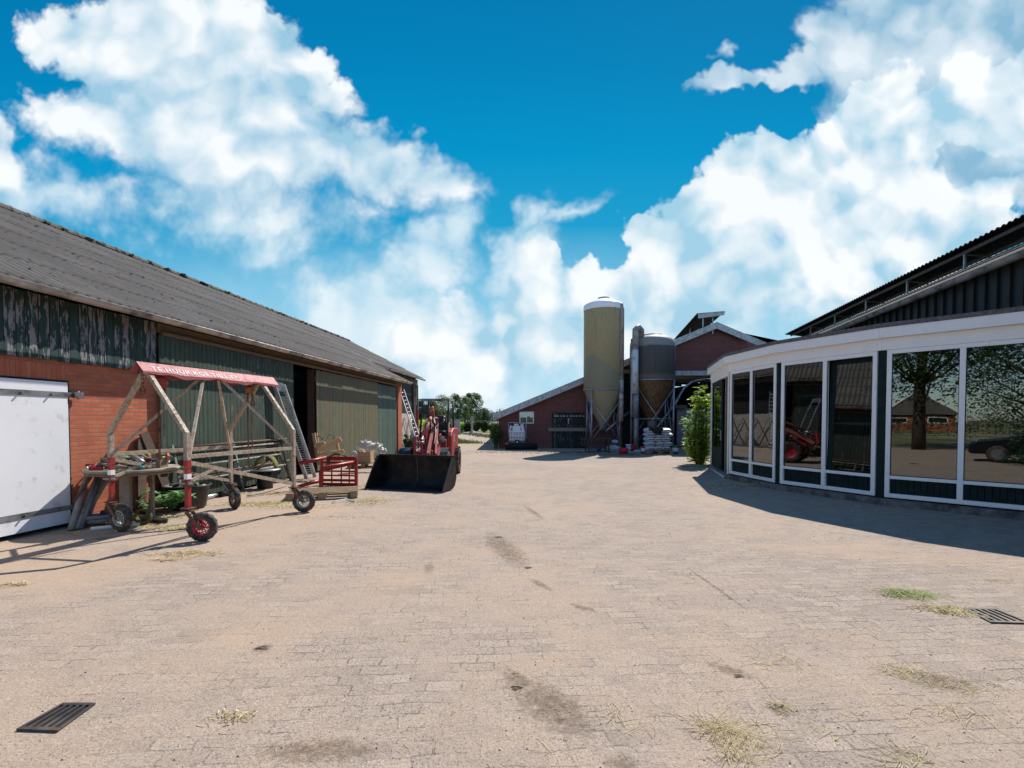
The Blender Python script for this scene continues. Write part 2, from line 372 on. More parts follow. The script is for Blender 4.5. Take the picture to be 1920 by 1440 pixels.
simple("white_door", (.82, .82, .83), .5, 0, .03, scale=1.5, bump=.05, dirt=(.62, .61, .58), dscale=4.5, damt=.14, bscale=25)
simple("white_frame", (.93, .90, .86), .45, 0, .03, scale=4, dirt=(.72, .68, .62), dscale=7, damt=.02)
simple("coping", (.13, .12, .12), .9, 0, .5, scale=22, bump=.4); simple("kerb_stone", (.19, .165, .155), .9, 0, .35, scale=8, bump=.4, dirt=(.05, .045, .04), damt=.5)
simple("dark_interior", (.02, .02, .02), .9); simple("dark_floor", (.05, .045, .04), .9); simple("post_green", (.010, .022, .020), .75, spec=.2)
simple("concrete", (.34, .33, .31), .9, 0, .2, dirt=(.15, .14, .12), damt=.5); simple("purlin", (.16, .15, .14), .8)
simple("fascia_grey", (.52, .53, .52), .85, 0, .15, scale=5, dirt=(.30, .31, .30), dscale=6, damt=.5); simple("fascia_cream", (.45, .37, .24), .8, 0, .2, dirt=(.25, .2, .14), damt=.4)
simple("pvc_grey", (.33, .31, .28), .55, 0, .2, dirt=(.16, .13, .10), damt=.5); simple("pvc_dark", (.13, .14, .16), .45, 0, .2, dirt=(.22, .18, .15), damt=.3)
simple("pipe_white", (.62, .62, .60), .5, 0, .1, dirt=(.3, .27, .23), damt=.3)
simple("cardboard", (.42, .27, .15), .85, 0, .08); simple("terracotta", (.40, .15, .08), .85, 0, .2); simple("paper_white", (.5, .5, .48), .7, 0, .08)
simple("bucket_red", (.45, .015, .025), .4, 0, .08); simple("bucket_blue", (.02, .12, .40), .4, 0, .08); simple("bucket_green", (.01, .20, .07), .4, 0, .08); simple("plastic_white", (.72, .74, .74), .45, 0, .06)
simple("sack_grey", (.42, .44, .47), .7, 0, .25, scale=9, bump=.6, bscale=14); simple("cloth_black", (.01, .01, .014), .8, 0, .3)
simple("orange_lamp", (.85, .16, .01), .3, 0, .1); simple("lamp_glass", (.34, .30, .29), .25, .2, .3); simple("vinyl_seat", (.012, .013, .015), .45)
simple("moss_yellow", (.16, .15, .02), .8, 0, .3, dirt=(.05, .04, .015), damt=.6); simple("grate_iron", (.075, .065, .06), .55, .5, .3, dirt=(.16, .12, .09), damt=.35)
simple("ridge_moss", (.085, .075, .06), .95, 0, .5, scale=12, bump=.8, dirt=(.035, .03, .02), dscale=9, damt=.7, bscale=30)
simple("car_paint", (.015, .017, .022), .2, .2, .1); simple("car_glass", (.01, .012, .015), .05); simple("roof_tile_red", (.32, .12, .07), .8)
simple("label_dark", (.03, .03, .035), .6); simple("mint_plastic", (.10, .42, .36), .5); simple("dung", (.14, .10, .062), .95, 0, .5, scale=30, bump=1.0)
simple("stone_grit", (.30, .26, .22), .9, 0, .6, scale=60); simple("bark", (.07, .055, .04), .95, 0, .4, scale=8, bump=.8)

# lettering paint, worn
m, n = newmat("letter_white"); n.out(n.principled((.75, .66, .64, 1), .6))
# window glass: dark building behind, strong reflection
def glass(name, tint=(.45, .5, .48), ior=1.75):
    m, n = newmat(name)
    fr = n.add("ShaderNodeFresnel", {"IOR": ior}).outputs[0]
    nz = n.bump(n.noise(n.obj(), .9, 2, .5), .03, .05)
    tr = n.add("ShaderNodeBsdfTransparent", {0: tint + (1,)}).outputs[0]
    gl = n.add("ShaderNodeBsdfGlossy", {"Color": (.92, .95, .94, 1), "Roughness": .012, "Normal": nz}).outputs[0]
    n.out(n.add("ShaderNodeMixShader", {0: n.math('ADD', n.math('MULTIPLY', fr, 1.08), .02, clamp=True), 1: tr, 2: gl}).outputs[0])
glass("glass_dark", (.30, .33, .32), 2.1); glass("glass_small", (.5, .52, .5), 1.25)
# crumpled clear plastic
m, n = newmat("plastic_film"); v = n.obj()
tr = n.add("ShaderNodeBsdfTransparent", {0: (.93, .93, .93, 1)}).outputs[0]
pr = n.principled((.52, .49, .45, 1), .3, 0, n.bump(n.noise(v, 10, 4, .55, 1.5), .5, .03), .6)
n.out(n.add("ShaderNodeMixShader", {0: n.mr(n.noise(v, 9, 5, .6), .3, .7, .20, .85), 1: tr, 2: pr}).outputs[0])

# corrugated fibre cement, weathered; the courses run along the local y axis
def roof_mat(name, col, alt, sheet=1.0):
    m, n = newmat(name); v = n.obj(); x, y, z = n.xyz(v)
    st = n.noise(n.comb(n.math('MULTIPLY', x, 1.0), n.math('MULTIPLY', y, 6.0), 0), 1.5, 7, .65)
    wn = n.add("ShaderNodeTexWhiteNoise", {"Vector": n.comb(n.math('FLOOR', n.math('DIVIDE', y, sheet)), n.math('FLOOR', n.math('DIVIDE', x, 1.153)), 0)}, noise_dimensions='2D').outputs[0]
    c = n.mix(n.mr(st, .3, .7), col, alt)
    c = n.mix(n.mr(wn, 0, 1, 0, .55), c, [k * .72 for k in col[:3]])
    li = n.mr(n.noise(v, 26, 5, .65), .58, .66); c = n.mix(n.math('MULTIPLY', li, .6), c, (.20, .19, .16))
    mo = n.mr(n.noise(v, 6, 7, .7), .60, .68); c = n.mix(n.math('MULTIPLY', mo, .75), c, (.028, .024, .014))
    br = n.mr(n.noise(v, 1.1, 6, .6), .52, .72); c = n.mix(n.math('MULTIPLY', br, .4), c, (.10, .062, .04))
    n.out(n.principled(c, .92, 0, n.bump(n.noise(v, 45, 5, .65), .5, .008), .2))
roof_mat("roof_cement", (.115, .103, .094), (.165, .148, .134)); roof_mat("roof_cement_dark", (.035, .032, .03), (.07, .06, .055))
# leaves
def leaf(name, c1, c2, trans=.35, rough=.5):
    m, n = newmat(name)
    g = n.add("ShaderNodeNewGeometry").outputs["Random Per Island"]
    c = n.mix(g, c1, c2)
    d = n.principled(c, rough, 0, None, .35)
    t = n.add("ShaderNodeBsdfTranslucent", {0: n.mix(.5, c, [k * 1.6 for k in c2[:3]])}).outputs[0]
    n.out(n.add("ShaderNodeMixShader", {0: trans, 1: d, 2: t}).outputs[0])
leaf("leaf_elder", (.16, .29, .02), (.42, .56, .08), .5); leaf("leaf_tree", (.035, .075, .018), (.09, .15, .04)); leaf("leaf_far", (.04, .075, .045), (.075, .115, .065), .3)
leaf("leaf_dark", (.012, .032, .010), (.04, .075, .022)); leaf("leaf_thistle", (.07, .17, .05), (.16, .32, .11), .3); leaf("leaf_hedge", (.03, .06, .015), (.10, .13, .04)); leaf("leaf_brown", (.14, .09, .035), (.22, .15, .06))
leaf("straw", (.34, .26, .11), (.68, .58, .34), .2, .7); leaf("straw_green", (.16, .22, .06), (.50, .50, .22), .25, .7); leaf("grass_field", (.05, .085, .02), (.15, .17, .05), .25); leaf("leaf_pine", (.01, .035, .018), (.03, .08, .035), .2)
# ------------------------------------------------------------------ ground
def ell_mask(n, v, items):
    acc = None
    for it in items:
        if it[0] == 'L':
            p0, p1 = G(it[1], it[2]), G(it[3], it[4]); p = (p0 + p1) / 2; dd = p1 - p0; a, b, rot = dd.length * .6, it[5], math.degrees(math.atan2(dd.y, dd.x))
        else:
            px, py, a, b, rot = it; p = G(px, py)
        q = n.mapping(v, (p.x, p.y, 0), (0, 0, R(rot)), (a, b, 1), 'TEXTURE')
        l = n.math('SUBTRACT', 1.0, n.vm('LENGTH', n.vm('MULTIPLY', q, (1, 1, 0)), out=1))
        acc = l if acc is None else n.math('MAXIMUM', acc, l)
    return acc
m, n = newmat("yard_pavers"); v = n.obj()
wv = n.vm('ADD', v, n.vm('SCALE', n.vm('SUBTRACT', n.noise(v, 2.2, 3, .5, out=1), (.5, .5, .5)), Scale=.09))
wv = n.vm('ADD', wv, n.vm('SCALE', n.vm('SUBTRACT', n.noise(v, 24, 3, .6, out=1), (.5, .5, .5)), Scale=.022))
uv = n.mapping(wv, rot=(0, 0, R(-4)))
bk = n.add("ShaderNodeTexBrick", {"Vector": uv, "Color1": (0, 0, 0, 1), "Color2": (1, 1, 1, 1), "Mortar": (.5, .5, .5, 1), "Scale": 1.0, "Mortar Size": .0075, "Mortar Smooth": .4, "Bias": 0.0, "Brick Width": .215, "Row Height": .108})
bval = n.xyz(bk.outputs[0])[0]; joint = bk.outputs[1]
big = n.noise(v, .33, 5, .55); mid = n.noise(v, 1.6, 6, .62); fine = n.noise(v, 75, 4, .7); grit = n.noise(v, 260, 2, .6)
paver = n.mix(bval, (.315, .247, .202), (.455, .360, .288))
paver = n.mix(n.mr(mid, .35, .7, 0, .55), paver, (.325, .272, .236))
sand = n.mix(n.mr(n.noise(v, 6, 4, .6), .3, .7), (.47, .345, .25), (.43, .318, .235))
sx, sy, sz = n.xyz(v)
# more loose sand to the left and far back, cleaner courses to the right front
cover = n.math('ADD', n.math('ADD', n.math('MULTIPLY', big, 1.0), n.math('MULTIPLY', n.math('SUBTRACT', mid, .5), .9)), n.mr(sx, -6, 5, .14, -.09))
sandf = n.mr(cover, .40, .66, .06, .85)
c = n.mix(sandf, paver, sand)
jv = n.math('MULTIPLY', n.math('MULTIPLY', joint, n.mr(n.noise(v, 8.5, 4, .65), .44, .54, .12, 1)), n.mr(n.math('ADD', n.noise(v, 2.2, 5, .7), n.math('MULTIPLY', sandf, -.22)), .34, .56))
c = n.mix(n.math('MULTIPLY', jv, .52), c, (.10, .078, .060))
# stones showing in the worn concrete pavers
sp = n.voro(v, 68, Randomness=1.0); spr = n.xyz(n.voro(v, 68, out=1))
dark = n.math('MULTIPLY', n.mr(sp, .46, .30), n.math('GREATER_THAN', spr[0], .50)); light = n.math('MULTIPLY', n.mr(sp, .36, .22), n.math('GREATER_THAN', spr[1], .80))
grv = n.math('MULTIPLY', n.math('SUBTRACT', 1.0, n.math('MULTIPLY', sandf, .72)), n.mr(n.noise(v, 1.1, 5, .65), .35, .62, .3, 1))
c = n.mix(n.math('MULTIPLY', n.math('MULTIPLY', dark, grv), .82), c, (.10, .082, .072))
c = n.mix(n.math('MULTIPLY', n.math('MULTIPLY', light, grv), .8), c, (.72, .65, .56))
c = n.mix(n.mr(fine, .40, .66, 0, .55), c, (.15, .115, .09))
rub = n.noise(v, 26, 6, .78); c = n.mix(n.mr(rub, .50, .72, 0, .40), c, (.165, .125, .096)); c = n.mix(n.mr(rub, .47, .28, 0, .42), c, (.56, .45, .355))
c = n.mix(n.mr(grit, .55, .8, 0, .45), c, (.62, .52, .43))
# dung and mud smears, tyre tracks, spilled sand
brk = n.noise(v, 13, 8, .74)
mud = ell_mask(n, v, [('L', 915, 996, 992, 1074, .26), ('L', 925, 1002, 960, 1040, .16), ('L', 990, 1082, 1040, 1110, .07), ('L', 1065, 1130, 1120, 1148, .06), ('L', 950, 1262, 1130, 1395, .22), ('L', 940, 1250, 1010, 1300, .10), ('L', 1130, 1440, 1200, 1425, .08),
    ('L', 1320, 1240, 1415, 1272, .085), (1160, 1432, .10, .05, 0), (495, 1215, .09, .09, 0), (600, 1405, .42, .12, 0), (1750, 1275, .30, .16, -15), (1460, 1330, .1, .1, 0), (805, 1065, .08, .3, 10), (1340, 1100, .035, .8, 4), (1000, 960, .08, 1.0, 12)])
mf = n.math('MULTIPLY', n.mr(n.math('ADD', mud, n.math('MULTIPLY', n.math('SUBTRACT', brk, .5), 2.6)), .1, .85), n.mr(mud, .0, .45))
c = n.mix(n.math('MULTIPLY', mf, n.mr(n.noise(v, 34, 5, .7), .34, .62, .25, .92)), c, n.mix(n.mr(fine, .3, .7), (.095, .064, .040), (.17, .118, .078)))
spill = ell_mask(n, v, [(745, 1085, .55, .55, 0), (1560, 1030, 1.3, .45, 0), (1700, 1045, 1.2, .35, -8), (160, 1060, 1.6, .5, 10), (60, 1090, 1.0, .4, 0), (470, 1185, .5, .3, 20), (1000, 1240, .45, .12, 0), (560, 960, 1.6, .5, 10)])
sf = n.mr(n.math('ADD', spill, n.math('MULTIPLY', n.math('SUBTRACT', brk, .5), .9)), .05, .7)
c = n.mix(n.math('MULTIPLY', sf, .5), c, (.42, .30, .21))
h = n.math('ADD', n.math('MULTIPLY', jv, -1.0), n.math('ADD', n.math('MULTIPLY', fine, .55), n.math('MULTIPLY', n.mr(sp, .0, .5, 0, 1), n.math('MULTIPLY', grv, -.35))))
h = n.math('ADD', h, n.math('ADD', n.math('MULTIPLY', mid, 1.1), n.math('ADD', n.math('MULTIPLY', mf, .6), n.math('MULTIPLY', bval, .3))))
n.out(n.principled(c, .93, 0, n.bump(h, .65, .012), .2))
m, n = newmat("field_ground"); v = n.obj()
a = n.noise(v, .12, 6, .65); b = n.noise(v, 3, 5, .6)
c = n.mix(n.mr(b, .3, .7), (.07, .10, .03), (.15, .16, .06)); c = n.mix(n.mr(a, .42, .58), c, (.30, .24, .15))
n.out(n.principled(c, .95, 0, n.bump(b, .5, .05), .1))
g = MB(); S = 1500
g.face([(-S, -S, -.012), (S, -S, -.012), (S, S, -.012), (-S, S, -.012)]); tag(g.build("ground", "field_ground"), kind='structure')
y = MB()
outl = [(-14, -22), (16, -22), (16, 29), (3.2, 29.5), (1.2, 30), (.2, 32), (-.5, 36), (-1.2, 44), (-2.4, 58), (-7.8, 58), (-8.0, 44), (-8, 34), (-9, 24), (-14, 10)]
y.face([(a, b, 0) for a, b in outl]); tag(y.build("yard", "yard_pavers"), kind='structure')

# ------------------------------------------------------------------ left barn (long green barn with a corrugated roof)
BR = math.atan(.0889); SL = .507
barn = thing("long_barn", "long low barn with green plank doors, orange brick and grey corrugated roof", "barn", (-7.296, 0, 0), -BR)
def bb(name, mat, fn, **k):
    q = MB(); fn(q); return q.build(name, mat, k.pop('parent', barn), **k)
Y0, YE, YR = 3.6, 23.0, 32.5
def rz(x): return 3.45 + (.30 - x) * SL         # near roof plane
# brick wall with the opening of the white door
q = MB()
q.span(-.22, 0, 3.62, 4.2, 0, 2.50); q.span(-.22, 0, 7.24, 8.86, 0, 2.50); q.span(-.22, 0, 4.2, 7.24, 2.43, 2.50)
q.build("brick_wall", "brick_orange", barn)
bb("brick_lintel", "brick_soldier", lambda q: q.span(-.22, .003, 4.2, 7.24, 2.19, 2.43))
q = MB()
yy = Y0
while yy < 8.78:
    wd = .145; q.box((.028 + rnd(-.003, .004), yy + wd / 2, 2.92 + rnd(-.012, .012)), (.022, wd - .006, .90)); yy += wd
q.build("peeling_cladding", "boards_peeling", barn)
# back and end walls, dark inside
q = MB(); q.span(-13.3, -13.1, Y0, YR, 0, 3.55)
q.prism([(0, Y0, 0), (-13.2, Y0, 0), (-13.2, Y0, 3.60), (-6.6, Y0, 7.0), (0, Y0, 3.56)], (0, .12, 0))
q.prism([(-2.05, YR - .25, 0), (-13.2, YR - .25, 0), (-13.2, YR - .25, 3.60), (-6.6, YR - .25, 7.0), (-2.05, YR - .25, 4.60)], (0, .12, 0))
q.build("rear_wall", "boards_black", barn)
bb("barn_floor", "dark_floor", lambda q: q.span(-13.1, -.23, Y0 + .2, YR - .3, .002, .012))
for sp_ in ((-.2, 0.0, 8.86, 9.0, 0, 3.15), (-.2, 0, 13.3, 13.42, 0, 3.15), (-.2, 0, 14.6, 14.72, 0, 3.15), (-6.7, -6.5, 11, 11.2, 0, 6.6), (-6.7, -6.5, 16, 16.2, 0, 6.6)):
    MB().span(*sp_).build("frame_post", "wood_dark", barn)
def door(name, mat, y0, y1, z0, z1, x, wd):
    q = MB(); yy = y0
    while yy < y1 - .01:
        w_ = min(wd, y1 - yy); q.box((x + rnd(-.002, .003), yy + w_ / 2, (z0 + z1) / 2 + rnd(-.01, .01)), (.024, w_ - .005, z1 - z0)); yy += wd
    q.span(x - .06, x - .014, y0 + .02, y1 - .02, z1 - .35, z1 - .2); q.span(x - .06, x - .014, y0 + .02, y1 - .02, z0 + .3, z0 + .45)
    return q.build(name, mat, barn)
tag(door("sliding_door", "boards_door", 8.83, 13.34, .06, 3.16, .075, .118), "dark green plank sliding door behind the lifting frame")
tag(door("sliding_door", "boards_door_mossy", 14.62, 19.68, .06, 3.12, .075, .105), "wide green plank door with brown mossy weathering")
tag(door("sliding_door", "boards_door_plain", 19.70, 22.06, .06, 3.10, .030, .105), "narrow plain green plank door at the barn's far end")
# boarding behind the open leaf, beam under the eaves and the end pillar
bb("eaves_beam", "wood_rot", lambda q: (q.span(-.12, .045, 8.86, YE - .1, 3.20, 3.38), q.span(.05, .12, 8.9, 22.1, 3.16, 3.22)))
bb("brick_pillar", "brick_orange", lambda q: (q.span(-.3, .02, 22.42, 22.95, 0, 3.2), q.span(-2.2, -.3, 22.75, 22.93, 0, 3.3), q.prism([(-2.2, 22.75, 3.3), (.02, 22.75, 3.3), (.02, 22.75, 3.5), (-2.2, 22.75, 4.62)], (0, .16, 0))))
bb("door_post", "wood_dark", lambda q: q.span(-.25, -.02, 22.1, 22.42, 0, 3.2))
# white door
wd_ = bb("white_door", "white_door", lambda q: q.span(.0, .05, 4.26, 7.19, .07, 2.16), bevel=.004)
tag(wd_, "smooth white panel door with steel strap hinges")
for z in (1.98, .30):
    q = MB(); q.span(.052, .06, 4.3, 7.30, z - .035, z + .035); q.span(.045, .085, 7.26, 7.40, z - .045, z + .045)
    q.tube([(.065, 7.33, z - .06), (.065, 7.33, z + .06)], .016, 10)
    hin = q.build("strap_hinge", "gutter_grey", wd_)
    for yb in (6.95, 6.55, 6.15, 5.75, 5.35):
        q = MB(); q.tube([(.06, yb, z), (.095, yb, z)], .012, 8); q.tube([(.06, yb, z), (.066, yb, z)], .022, 8); q.build("bolt", "galv", wd_)
bb("door_frame", "post_green", lambda q: (q.span(-.15, .012, 7.19, 7.24, 0, 2.19), q.span(-.15, .012, 4.2, 4.26, 0, 2.19), q.span(-.15, .012, 4.26, 7.19, 2.16, 2.19)))
# corrugated roof in courses
def corr(q, y0, y1, x_lo, x_hi, zf, courses, pitch=.177, amp=.026, per=6, lip=True):
    ny = int((y1 - y0) / pitch * per); rows = []
    for k in range(courses):
        xa = x_lo + (x_hi - x_lo) * k / courses; xb = x_lo + (x_hi - x_lo) * (k + 1) / courses - .12
        base = len(q.v); jit = {}
        for r_, (xx, lift) in enumerate(((xa, .004), (xa, .030), ((xa + xb) / 2, .016), (xb, .002))):
            for j in range(ny + 1):
                yv = y0 + (y1 - y0) * j / ny; sh = int(yv / 1.0); jj = jit.setdefault(sh, (rnd(-.02, .02), rnd(-.004, .005)))
                wz = amp * math.cos(2 * math.pi * yv / pitch)
                xx2 = xx + (jj[0] if r_ < 2 else 0)
                q.v.append(Vector((xx2, yv, zf(xx2) + wz + lift + jj[1])))
        for r_ in range(3):
            for j in range(ny):
                a = base + r_ * (ny + 1) + j; q.f.append([a, a + 1, a + ny + 2, a + ny + 1]); q.sm.append(r_ > 0)
    return q
q = MB(); corr(q, Y0 - .25, YE + .12, .34, -6.55, rz, 6); corr(q, YE + .14, YR, -1.55, -6.55, rz, 4)
ro = q.build("corrugated_roof", "roof_cement", barn, recalc=False)
q = MB(); corr(q, Y0 - .25, YR, -13.5, -6.65, lambda x: 3.45 + (x + 13.55) * SL, 5, pitch=.5, per=4)
q.span(-6.6, -6.5, Y0, YR, 6.7, 6.95)
q.build("far_roof", "roof_cement_dark", barn, recalc=False)
# underside boarding seen at the eaves
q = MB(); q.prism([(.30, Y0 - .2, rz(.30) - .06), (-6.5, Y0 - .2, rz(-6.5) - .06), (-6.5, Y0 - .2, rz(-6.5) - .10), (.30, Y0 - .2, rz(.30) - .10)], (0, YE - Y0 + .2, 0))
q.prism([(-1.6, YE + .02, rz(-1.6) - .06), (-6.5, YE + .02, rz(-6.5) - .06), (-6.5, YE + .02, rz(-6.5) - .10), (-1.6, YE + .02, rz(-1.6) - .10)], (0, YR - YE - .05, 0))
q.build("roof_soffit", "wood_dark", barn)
q = MB(); yy = Y0 - .2
while yy < YR - .6:
    L = .42; t = rnd(-.012, .012)
    q.lathe([(.13, 0), (.15, .05), (.135, .06), (.13, L)], (-6.6 + t, yy, 6.93 + rnd(-.01, .01)), 8, axis='Y', arc=math.pi, start=math.pi, smooth=True); yy += L
    if random.random() < .8: q.box((-6.5 + rnd(-.1, .1), yy + rnd(-.2, .2), 6.93 + rnd(-.02, .03)), (rnd(.1, .22), rnd(.1, .3), rnd(.05, .1)), (rnd(-.3, .3), rnd(-.3, .3), rnd(-.5, .5)))
rc = q.build("ridge_cap", "ridge_moss", barn, recalc=False)
q = MB(); ym = Y0
for _ in range(900):
    x_ = -6.4 + 6.65 * random.random(); y_ = rnd(Y0, YR - .3)
    if y_ > YE and x_ > -1.7: continue
    r_ = rnd(.008, .026) * (1.5 if random.random() < .12 else 1); q.lathe([(r_ * 1.3, -.01), (r_ * rnd(.8, 1.1), r_ * .5), (0, r_ * .8)], (x_, y_, rz(x_) + .022), 5, smooth=False)
tag(q.build("moss_clumps", "ridge_moss", barn), kind='stuff')
def gutter(parent, mat, x, y0, y1, z, r=.075, name="gutter", step=2.5):
    q = MB(); q.lathe([(r, 0), (r, y1 - y0)], (x, y0, z), 12, axis='Y', arc=math.pi, start=0, smooth=True)
    q.lathe([(r - .006, 0), (r - .006, y1 - y0)], (x, y0, z), 12, axis='Y', arc=math.pi, start=0, smooth=True)
    q.tube([(x + r, y0, z), (x + r, y1, z)], .011, 8)
    k = y0 + 1.1
    while k < y1: q.lathe([(r + .004, 0), (r + .008, .01), (r + .004, .03)], (x, k, z), 12, axis='Y', arc=math.pi, start=0); k += step
    q.prism([(x - r, y1, z), (x, y1, z - r), (x + r, y1, z), ], (0, .01, 0))
    return q.build(name, mat, parent, recalc=False)
gutter(barn, "gutter_zinc", .435, Y0 - .2, YE + .08, 3.385, .078, step=1.95)
gutter(barn, "gutter_zinc", -1.50, YE + .5, YR + .1, rz(-1.5) - .04, .07)
bb("verge_flashing", "galv_bright", lambda q: q.beam((-1.5, YE + .14, rz(-1.5) + .05), (-2.5, YE + .14, rz(-2.5) + .05), .05, .03))
# set-back far part: posts, dark boarding and a whitewashed wall
q = MB(); q.span(-2.0, -1.93, YE, YR - .1, 3.95, 4.32); q.build("upper_beam", "boards_weathered", barn)
q = MB()
yy = YE + .1
while yy < YR - 1.2: q.box((-1.99, yy + .1, 3.0), (.03, .19, 1.95)); yy += .2
q.build("dark_boarding", "boards_black", barn)
bb("whitewashed_wall", "brick_white", lambda q: q.span(-2.12, -1.97, YE, YR - 1.2, 0, 2.02))
bb("corner_post", "boards_weathered", lambda q: (q.span(-2.0, -1.88, YR - .30, YR - .16, 0, 3.95), q.span(-1.98, -1.86, YR - 1.1, YR - .95, 0, 3.95), q.span(-2.0, -1.9, YR - .62, YR - .5, 2.6, 3.95)))
q = MB()
for i in range(7):
    a = YE + .9 + i * 1.1; q.beam((-1.93, a, .1), (-1.93, a + 1.1, 1.75), .05, .02, (1, 0, 0)); q.beam((-1.91, a + 1.1, .1), (-1.91, a, 1.75), .05, .02, (1, 0, 0))
q.build("wooden_lattice", "wood_grey", barn)
def bw(x, y, z=0):  # barn local -> world
    c, s = math.cos(BR), math.sin(BR)
    return Vector((-7.296 + x * c + y * s, -x * s + y * c, z))
# pale panel standing inside the open doorway
pnl = MB().span(-.018, .018, -.32, .32, 0, .72).span(-.03, .03, -.32, -.28, -.9, 0).span(-.03, .03, .28, .32, -.9, 0).build("panel_board", "block_grey", None, loc=bw(-1.3, 15.25, .92), rot=(0, 0, R(70)))
tag(pnl, "pale grey board standing in the dark open doorway of the long barn", "board")

# ------------------------------------------------------------------ rear cowshed with brick gable
SY = 27.56; SR = math.atan(.19)
shed = thing("cowshed", "dark red brick cowshed with a wide gable behind the two silos", "cowshed", (0, SY, 0))
PXX = lambda px: (px - 960) / F * SY
def SZ(py): return 1.6 - (py - HOR) / F * SY
xl, xp, xr = PXX(935), PXX(1337), PXX(1337) * 2 - PXX(935)
zl, zp = SZ(779), SZ(612)
def gz(x): return zl + (zp - zl) * (x - xl) / (xp - xl) if x < xp else zl + (zp - zl) * (xr - x) / (xr - xp)
def sb(name, mat, fn, parent=shed, **k):
    q = MB(); fn(q); return q.build(name, mat, parent, **k)
dx0, dx1 = PXX(1034.5), PXX(1097); wx0, wx1 = PXX(974), PXX(1001); zw0, zw1 = SZ(794), SZ(772); zd = SZ(773.5)
bx = PXX(1167); zb = SZ(700)
q = MB()
def wallq(x0, x1, z0, z1a=None, z1b=None):
    q.prism([(x0, 0, z0), (x1, 0, z0), (x1, 0, gz(x1) if z1b is None else z1b), (x0, 0, gz(x0) if z1a is None else z1a)], (0, .24, 0))
wallq(xl, wx0, 0); wallq(wx0, wx1, zw1); wallq(wx0, wx1, 0, zw0, zw0); wallq(wx1, dx0, 0); wallq(dx0, dx1, zd); wallq(dx1, bx, 0)
wallq(bx, xp, zb + .14); wallq(xp, xr, zb + .14); wallq(PXX(1346), xr, 0, zb + .14, zb + .14)
q.build("gable_wall", "brick_dark", shed)
# side wall, back, floor
q = MB(); q.span(xl, xl + .22, .24, 19, 0, zl); q.span(xr - .22, xr, .24, 19, 0, zl); q.span(xl + .22, xr - .22, 18.8, 19, 0, zl); q.build("side_wall", "brick_dark", shed)
sh = .19
def roofside(q, xa, xb, t=.09, over=.35):
    y0_, y1_ = -.32, 19
    q.prism([(xa, y0_, gz(xa) + .05), (xb, y0_, gz(xb) + .05), (xb, y0_, gz(xb) + .05 + t), (xa, y0_, gz(xa) + .05 + t)], (0, y1_ - y0_, 0))
q = MB(); q.prism([(xl - .3, -.32, zl - .08), (xp, -.32, zp + .05), (xp, -.32, zp + .14), (xl - .3, -.32, zl + .01)], (0, 19, 0)); q.build("roof", "roof_cement", shed)
q = MB()
rows = 13
for k in range(rows):
    if k in (2, 5, 8): continue
    for sgm in range(6):
        t0, t1 = k / rows, (k + .97) / rows
        a0, a1 = xp + (xr + .3 - xp) * t0, xp + (xr + .3 - xp) * t1
        g0, g1 = zp + (zl - .08 - zp) * t0, zp + (zl - .08 - zp) * t1
        gap = .16
        y0_ = -.32 + sgm * 3.2; y1_ = y0_ + 3.2 - gap
        q.prism([(a0, y0_, g0 + .05), (a1, y0_, g1 + .05), (a1, y0_, g1 + .12), (a0, y0_, g0 + .12)], (0, y1_ - y0_, 0))
q.build("roof", "roof_cement", shed)
def fascia(x0, x1, z0, z1, hh=.34):
    q = MB(); q.prism([(x0, -.36, z0 - hh + .12), (x1, -.36, z1 - hh + .12), (x1, -.36, z1 + .15), (x0, -.36, z0 + .15)], (0, .036, 0)); q.build("bargeboard", "fascia_grey", shed)
fascia(xl - .32, xp - .003, zl - .09, zp); fascia(xp + .003, xr + .3, zp, zl - .08)
sb("fascia_board", "fascia_grey", lambda q: q.span(PXX(1262), xr, -.05, 0, zb - .13, zb + .13))
sb("fascia_board", "fascia_cream", lambda q: q.span(PXX(1165), PXX(1262) - .01, -.06, 0, zb - .02, zb + .2))
sb("black_doors", "boards_black", lambda q: q.span(PXX(1160), PXX(1262), .10, .16, 0, zb + .14))
for k_ in range(3): sb("roof_beam", "wood_dark", lambda q: q.span(PXX(1262), PXX(1350), .3 + 3 * k_, .5 + 3 * k_, zb - .5 + .1 * k_, zb - .3 + .1 * k_))
sb("timber_lintel", "wood_rot", lambda q: q.span(PXX(1259), PXX(1300), 1.0, 1.15, SZ(765) + .0, SZ(758.5)))
sb("block_wall", "block_grey", lambda q: q.span(PXX(1284), PXX(1352), 1.3, 1.5, 0, SZ(765)))
sb("inner_wall", "dark_interior", lambda q: (q.span(PXX(1160), PXX(1352), 9, 9.1, 0, 4.0), q.span(PXX(1160), PXX(1166), .3, 9, 0, 4.4), q.span(PXX(1352), PXX(1354), .3, 9, 0, 4)))
sb("shed_floor", "dark_floor", lambda q: q.span(xl + .25, xr - .25, .3, 18.7, .002, .012))
sb("machine_cabinet", "purlin", lambda q: (q.span(PXX(1258), PXX(1268), 1.1, 1.6, 0, 1.5), q.span(PXX(1270), PXX(1271), 1.1, 1.2, 0, 2.3), q.span(PXX(1262), PXX(1276), 1.1, 1.2, 2.25, 2.33)))
q = MB(); q.tube([P(1262, 771, SY - .5) - Vector((0, SY, 0)), P(1270, 748, SY - .5) - Vector((0, SY, 0)), P(1283, 727, SY - .4) - Vector((0, SY, 0)), P(1297, 716, SY - .2) - Vector((0, SY, 0)), P(1310, 712.5, SY) - Vector((0, SY, 0)), P(1330, 712, SY + .4) - Vector((0, SY, 0))], .07, 10)
q.build("feed_pipe", "galv", shed)
